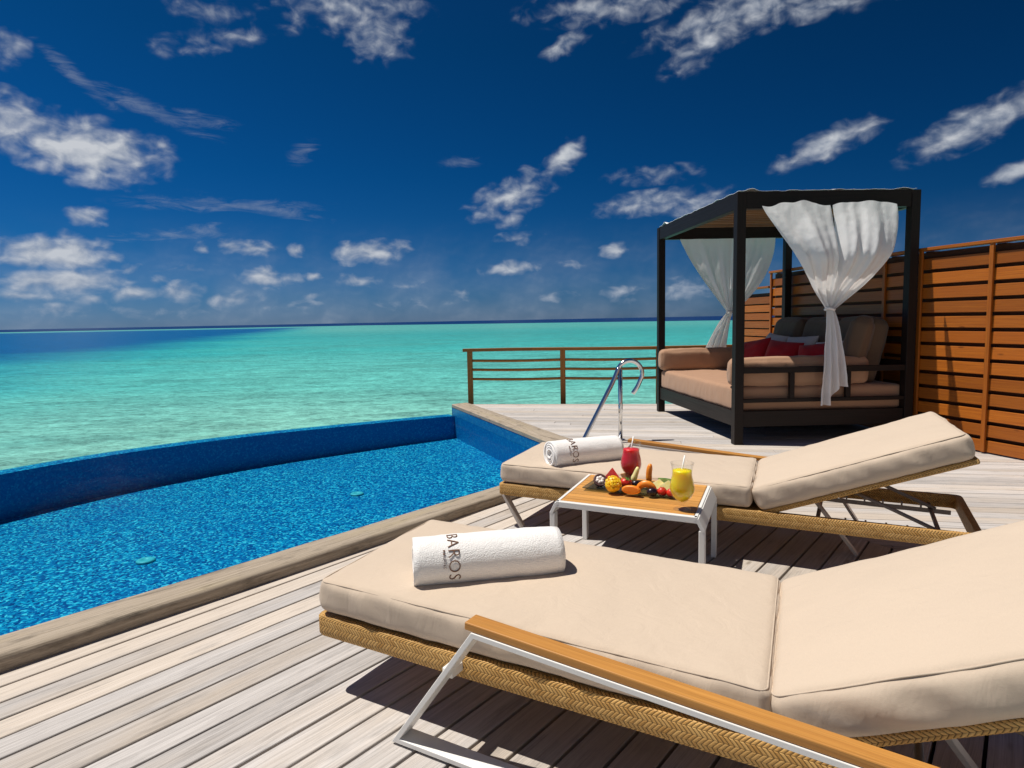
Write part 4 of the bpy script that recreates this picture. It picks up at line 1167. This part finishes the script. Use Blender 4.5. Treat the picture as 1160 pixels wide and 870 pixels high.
# ---------------------------------------------------------------- curtains
def make_curtain(label, y0, out, xs, ztop, tie, tail, seed, bunch):
    """xs: (left panel x0, x1, right panel x0, x1); tie: (x, z); tail: (x0, x1, z0, z1)"""
    root = thing('tied_curtain', label, 'curtain', bw(0, y0, 0), rz=BROT, group='white curtains on the daybed')
    sh = SHEAR.copy(); off = (SHEAR @ V((0, y0, 0))) - V((0, y0, 0))
    def panel(x0, x1, p0, p1, sd, k, tx0, tx1):
        mb = MB()
        def fn(u, v):
            t = v
            pe = p0 + (p1 - p0) * u
            s_ = t ** pe
            xa = x0 + (x1 - x0) * u; xb = tx0 + (tx1 - tx0) * u
            x = xa + (xb - xa) * s_
            z = ztop + (tie[1] - ztop) * t
            z += bunch * (1 - t) ** 8 * (0.035 * NZ.noise(V((u * 4 + sd, 0, 0))) + 0.03 * sin(u * pi))
            wdt = 1 - 0.86 * s_
            fold = sin(u * 2 * pi * k + sd + 1.5 * NZ.noise(V((u * 3, t * 2, sd))))
            fold2 = sin(u * 2 * pi * k * 2.3 + 2 * sd + 2.0 * t)
            amp = 0.005 + 0.030 * t * (1 - t * .55)
            y = out * (0.066 + bunch * (0.075 * (1 - sstep(.45, 1, t)) + (0.20 * sstep(-.22, .55, t) - .03) * (1 - sstep(.45, 1.0, t)) * (0.35 + 0.65 * sin(pi * min(1, max(0, u))) ** .5)) + amp * fold + 0.4 * amp * fold2 + 0.03 * sin(pi * t)) - out * bunch * .01 * (1 - t)
            y += 0.011 * NZ.fractal(V((x * 6 + sd, z * 4, 1)), 1.0, 2.0, 4)
            diag = NZ.noise(V(((x - tie[0]) / (wdt + .12) * 4 + sd, t * 1.2, 5)))
            y += 0.022 * diag * sin(pi * min(1, t * 1.05)) * (0.35 + 0.65 * t)
            return V((x, y, z))
        mb.grid(fn, 64, 72)
        return mb.build('curtain_panel', M_CURTAIN, root)
    a, b, c, d = xs
    panel(a, b, 1.18, 1.0, seed, 2.2, tie[0] - .040, tie[0] + .004)
    panel(c, d, 1.1, 2.3, seed + 4, 2.4, tie[0] - .004, tie[0] + .040)
    mb = MB()
    def tl(u, v):
        t = v
        x = (tie[0] - .034 + .068 * u) * (1 - t ** .8) + (tail[0] + (tail[1] - tail[0]) * u) * t ** .8
        z = tie[1] + (tail[2] + (tail[3] - tail[2]) * (sstep(.35, .75, u)) - tie[1]) * t
        y = out * (0.070 + (0.012 + .028 * t) * sin(u * 2 * pi * 3.1 + seed) + 0.02 * sin(pi * t)) + 0.012 * NZ.fractal(V((u * 6 + seed, z * 5, 3)), 1, 2, 4)
        return V((x, y, z))
    mb.grid(tl, 52, 46); mb.build('curtain_tail', M_CURTAIN, root)
    mb = MB(); mb.tube([(tie[0] + .040 * cos(q), out * 0.068 + .038 * sin(q), tie[1] + .006 * sin(2 * q)) for q in [2 * pi * k / 24 for k in range(24)]], 0.011, 8, closed=True)
    mb.build('tie_band', M_CURTAIN, root)
    return root
make_curtain('white curtain knotted at its waist on the near side of the daybed', 0.0, -1, (0.145, 0.762, 0.785, 1.36), 2.165, (0.815, 1.245), (0.735, 0.985, 0.36, 0.53), 1.0, 1.0)
make_curtain('shaded white curtain knotted on the far side of the daybed, behind the front post', BD - 0.10, 1, (0.22, 0.86, 0.84, 1.42), 2.16, (0.86, 1.25), (0.46, 0.80, 0.62, 0.66), 5.0, 0.0)

# ================================================================ FENCES
def make_fence(name, label, pts, height, posts, seed, pitch=0.131, bh=0.099):
    A, B = V(pts[0]), V(pts[1]); d = (B - A).normalized(); L = (B - A).length
    root = thing(name, label, 'fence', (A.x, A.y, 0), rz=math.atan2(d.y, d.x))
    # local x runs along the fence, local y>0 is the pool side
    nb = int((height - 0.06) / pitch)
    marks = sorted(set([0.0] + posts + [L]))
    rnd = random.Random(seed)
    for q in range(len(marks) - 1):
        mb = MB()
        for k in range(nb + 1):
            z = 0.012 + bh / 2 + k * pitch
            if z + bh / 2 > height - .03: break
            tilt = rnd.uniform(-.004, .004)
            m = M.Translation(((marks[q] + marks[q + 1]) / 2, 0.0, z)) @ M.Rotation(R(1.5) + tilt, 4, 'X') @ M.Rotation(tilt * .4, 4, 'Y')
            mb.box((0, 0, 0), (marks[q + 1] - marks[q] - .006, 0.022, bh), m, bevel=.003)
        mb.build('board_panel', M_FENCE, root)
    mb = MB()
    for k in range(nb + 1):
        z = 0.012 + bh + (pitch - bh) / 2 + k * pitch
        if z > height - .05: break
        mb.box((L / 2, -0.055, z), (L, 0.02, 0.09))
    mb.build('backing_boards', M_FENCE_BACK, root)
    for x in posts:
        mb = MB(); mb.box((x, 0.026, height / 2 - .002), (0.036, 0.022, height - .03), bevel=.003); mb.build('post', M_FENCE, root)
        mb = MB(); mb.box((x, -0.105, height / 2 - .01), (0.08, 0.07, height - .03)); mb.build('back_post', M_FENCE_BACK, root)
    mb = MB(); mb.box((L / 2, -0.01, height - .011), (L + .02, 0.11, 0.028), bevel=.003); mb.build('cap_board', M_FENCE, root)
    return root
FP0, FP1, FP2 = V((4.80, 2.80)), V((3.80, 6.21)), V((3.52, 8.98))
def along(P, Q, t): return (Q - P).length * t
L01 = (FP1 - FP0).length; L12 = (FP2 - FP1).length
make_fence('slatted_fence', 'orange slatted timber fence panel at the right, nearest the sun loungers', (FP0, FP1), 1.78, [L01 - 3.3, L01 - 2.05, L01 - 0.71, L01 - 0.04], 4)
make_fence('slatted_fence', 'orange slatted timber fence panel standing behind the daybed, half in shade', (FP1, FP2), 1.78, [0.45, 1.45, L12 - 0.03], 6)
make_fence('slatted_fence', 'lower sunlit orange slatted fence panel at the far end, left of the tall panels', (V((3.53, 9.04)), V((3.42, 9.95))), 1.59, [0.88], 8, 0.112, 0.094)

# ================================================================ RAILING at the far edge of the deck
RA, RB = V((-0.66, 9.86)), V((3.4, 9.38))
rd = (RB - RA).normalized(); RL = (RB - RA).length
rail = thing('timber_railing', 'brown timber railing with three thin rails along the far edge of the deck', 'railing', (RA.x, RA.y, 0), rz=math.atan2(rd.y, rd.x))
def sag(x): return 0.010 * sin(pi * ((x - .04) % 1.40) / 1.40)
mb = MB()
for k in range(12):
    x0, x1 = -0.06 + (RL + .06) * k / 12, -0.06 + (RL + .06) * (k + 1) / 12
    mb.bar((x0, 0, 0.765 + .004 * sin(x0 * 2)), (x1, 0, 0.765 + .004 * sin(x1 * 2)), 0.085, 0.044, (0, 0, 1), .0)
mb.build('top_rail', M_RAIL, rail)
for z in (0.61, 0.475, 0.335):
    mb = MB(); mb.tube([(0.03 + (RL - .03) * k / 30, 0, z - sag(0.03 + (RL - .03) * k / 30)) for k in range(31)], 0.020, 8); mb.build('thin_rail', M_RAIL, rail)
for x in (0.04, 1.42, 2.80, 4.05):
    mb = MB(); mb.box((x, 0, 0.372 - .05), (0.075, 0.06, 0.85), bevel=.004); mb.build('post', M_RAIL, rail)

# ================================================================ POOL HANDRAIL
hr = thing('pool_handrail', 'curved polished steel handrail rising from the deck edge beside the pool', 'handrail', (1.06, 6.45, 0))
foot = V((-0.62, -0.36, -0.35)); top = V((-0.05, -0.02, 0.62))
# arc: from the sloping rail over the top and down to a hook
dirx = V((1, 0.12, 0)).normalized()
pts = []
for k in range(12): pts.append(foot.lerp(V((-0.035, -.012, 0.655)), k / 12))
cx_, cz_, ra_ = 0.095, 0.655, 0.125
for k in range(17):
    a_ = R(158 - (158 + 28) * k / 16)
    pts.append(V((0, 0, cz_)) + dirx * (cx_ + ra_ * cos(a_)) + V((0, 0, ra_ * 1.02 * sin(a_))))
pts.append(pts[-1] + V((-0.035, -.003, -0.075))); pts.append(pts[-1] + V((-0.045, -.004, -0.062)))
def resamp(p, n=70):
    out = smooth_poly3(p, 5); return out
def smooth_poly3(pts, n):
    out = []
    for i in range(len(pts) - 1):
        p0, p1, p2, p3 = [pts[max(0, min(len(pts) - 1, i + k))] for k in (-1, 0, 1, 2)]
        for j in range(n):
            t = j / n
            out.append(0.5 * ((2 * p1) + (-p0 + p2) * t + (2 * p0 - 5 * p1 + 4 * p2 - p3) * t * t + (-p0 + 3 * p1 - 3 * p2 + p3) * t ** 3))
    out.append(pts[-1]); return out
mb = MB(); mb.tube(smooth_poly3(pts, 4), 0.0215, 18); mb.build('curved_tube', M_CHROME, hr)
mb = MB(); mb.tube([(0, 0, 0.0), (0, 0, 0.70)], 0.0215, 18); mb.build('upright_tube', M_CHROME, hr)
mb = MB(); mb.lathe([(0.05, 0), (0.05, .006), (.04, .012), (.0225, .014)], 28); mb.build('base_flange', M_CHROME, hr)
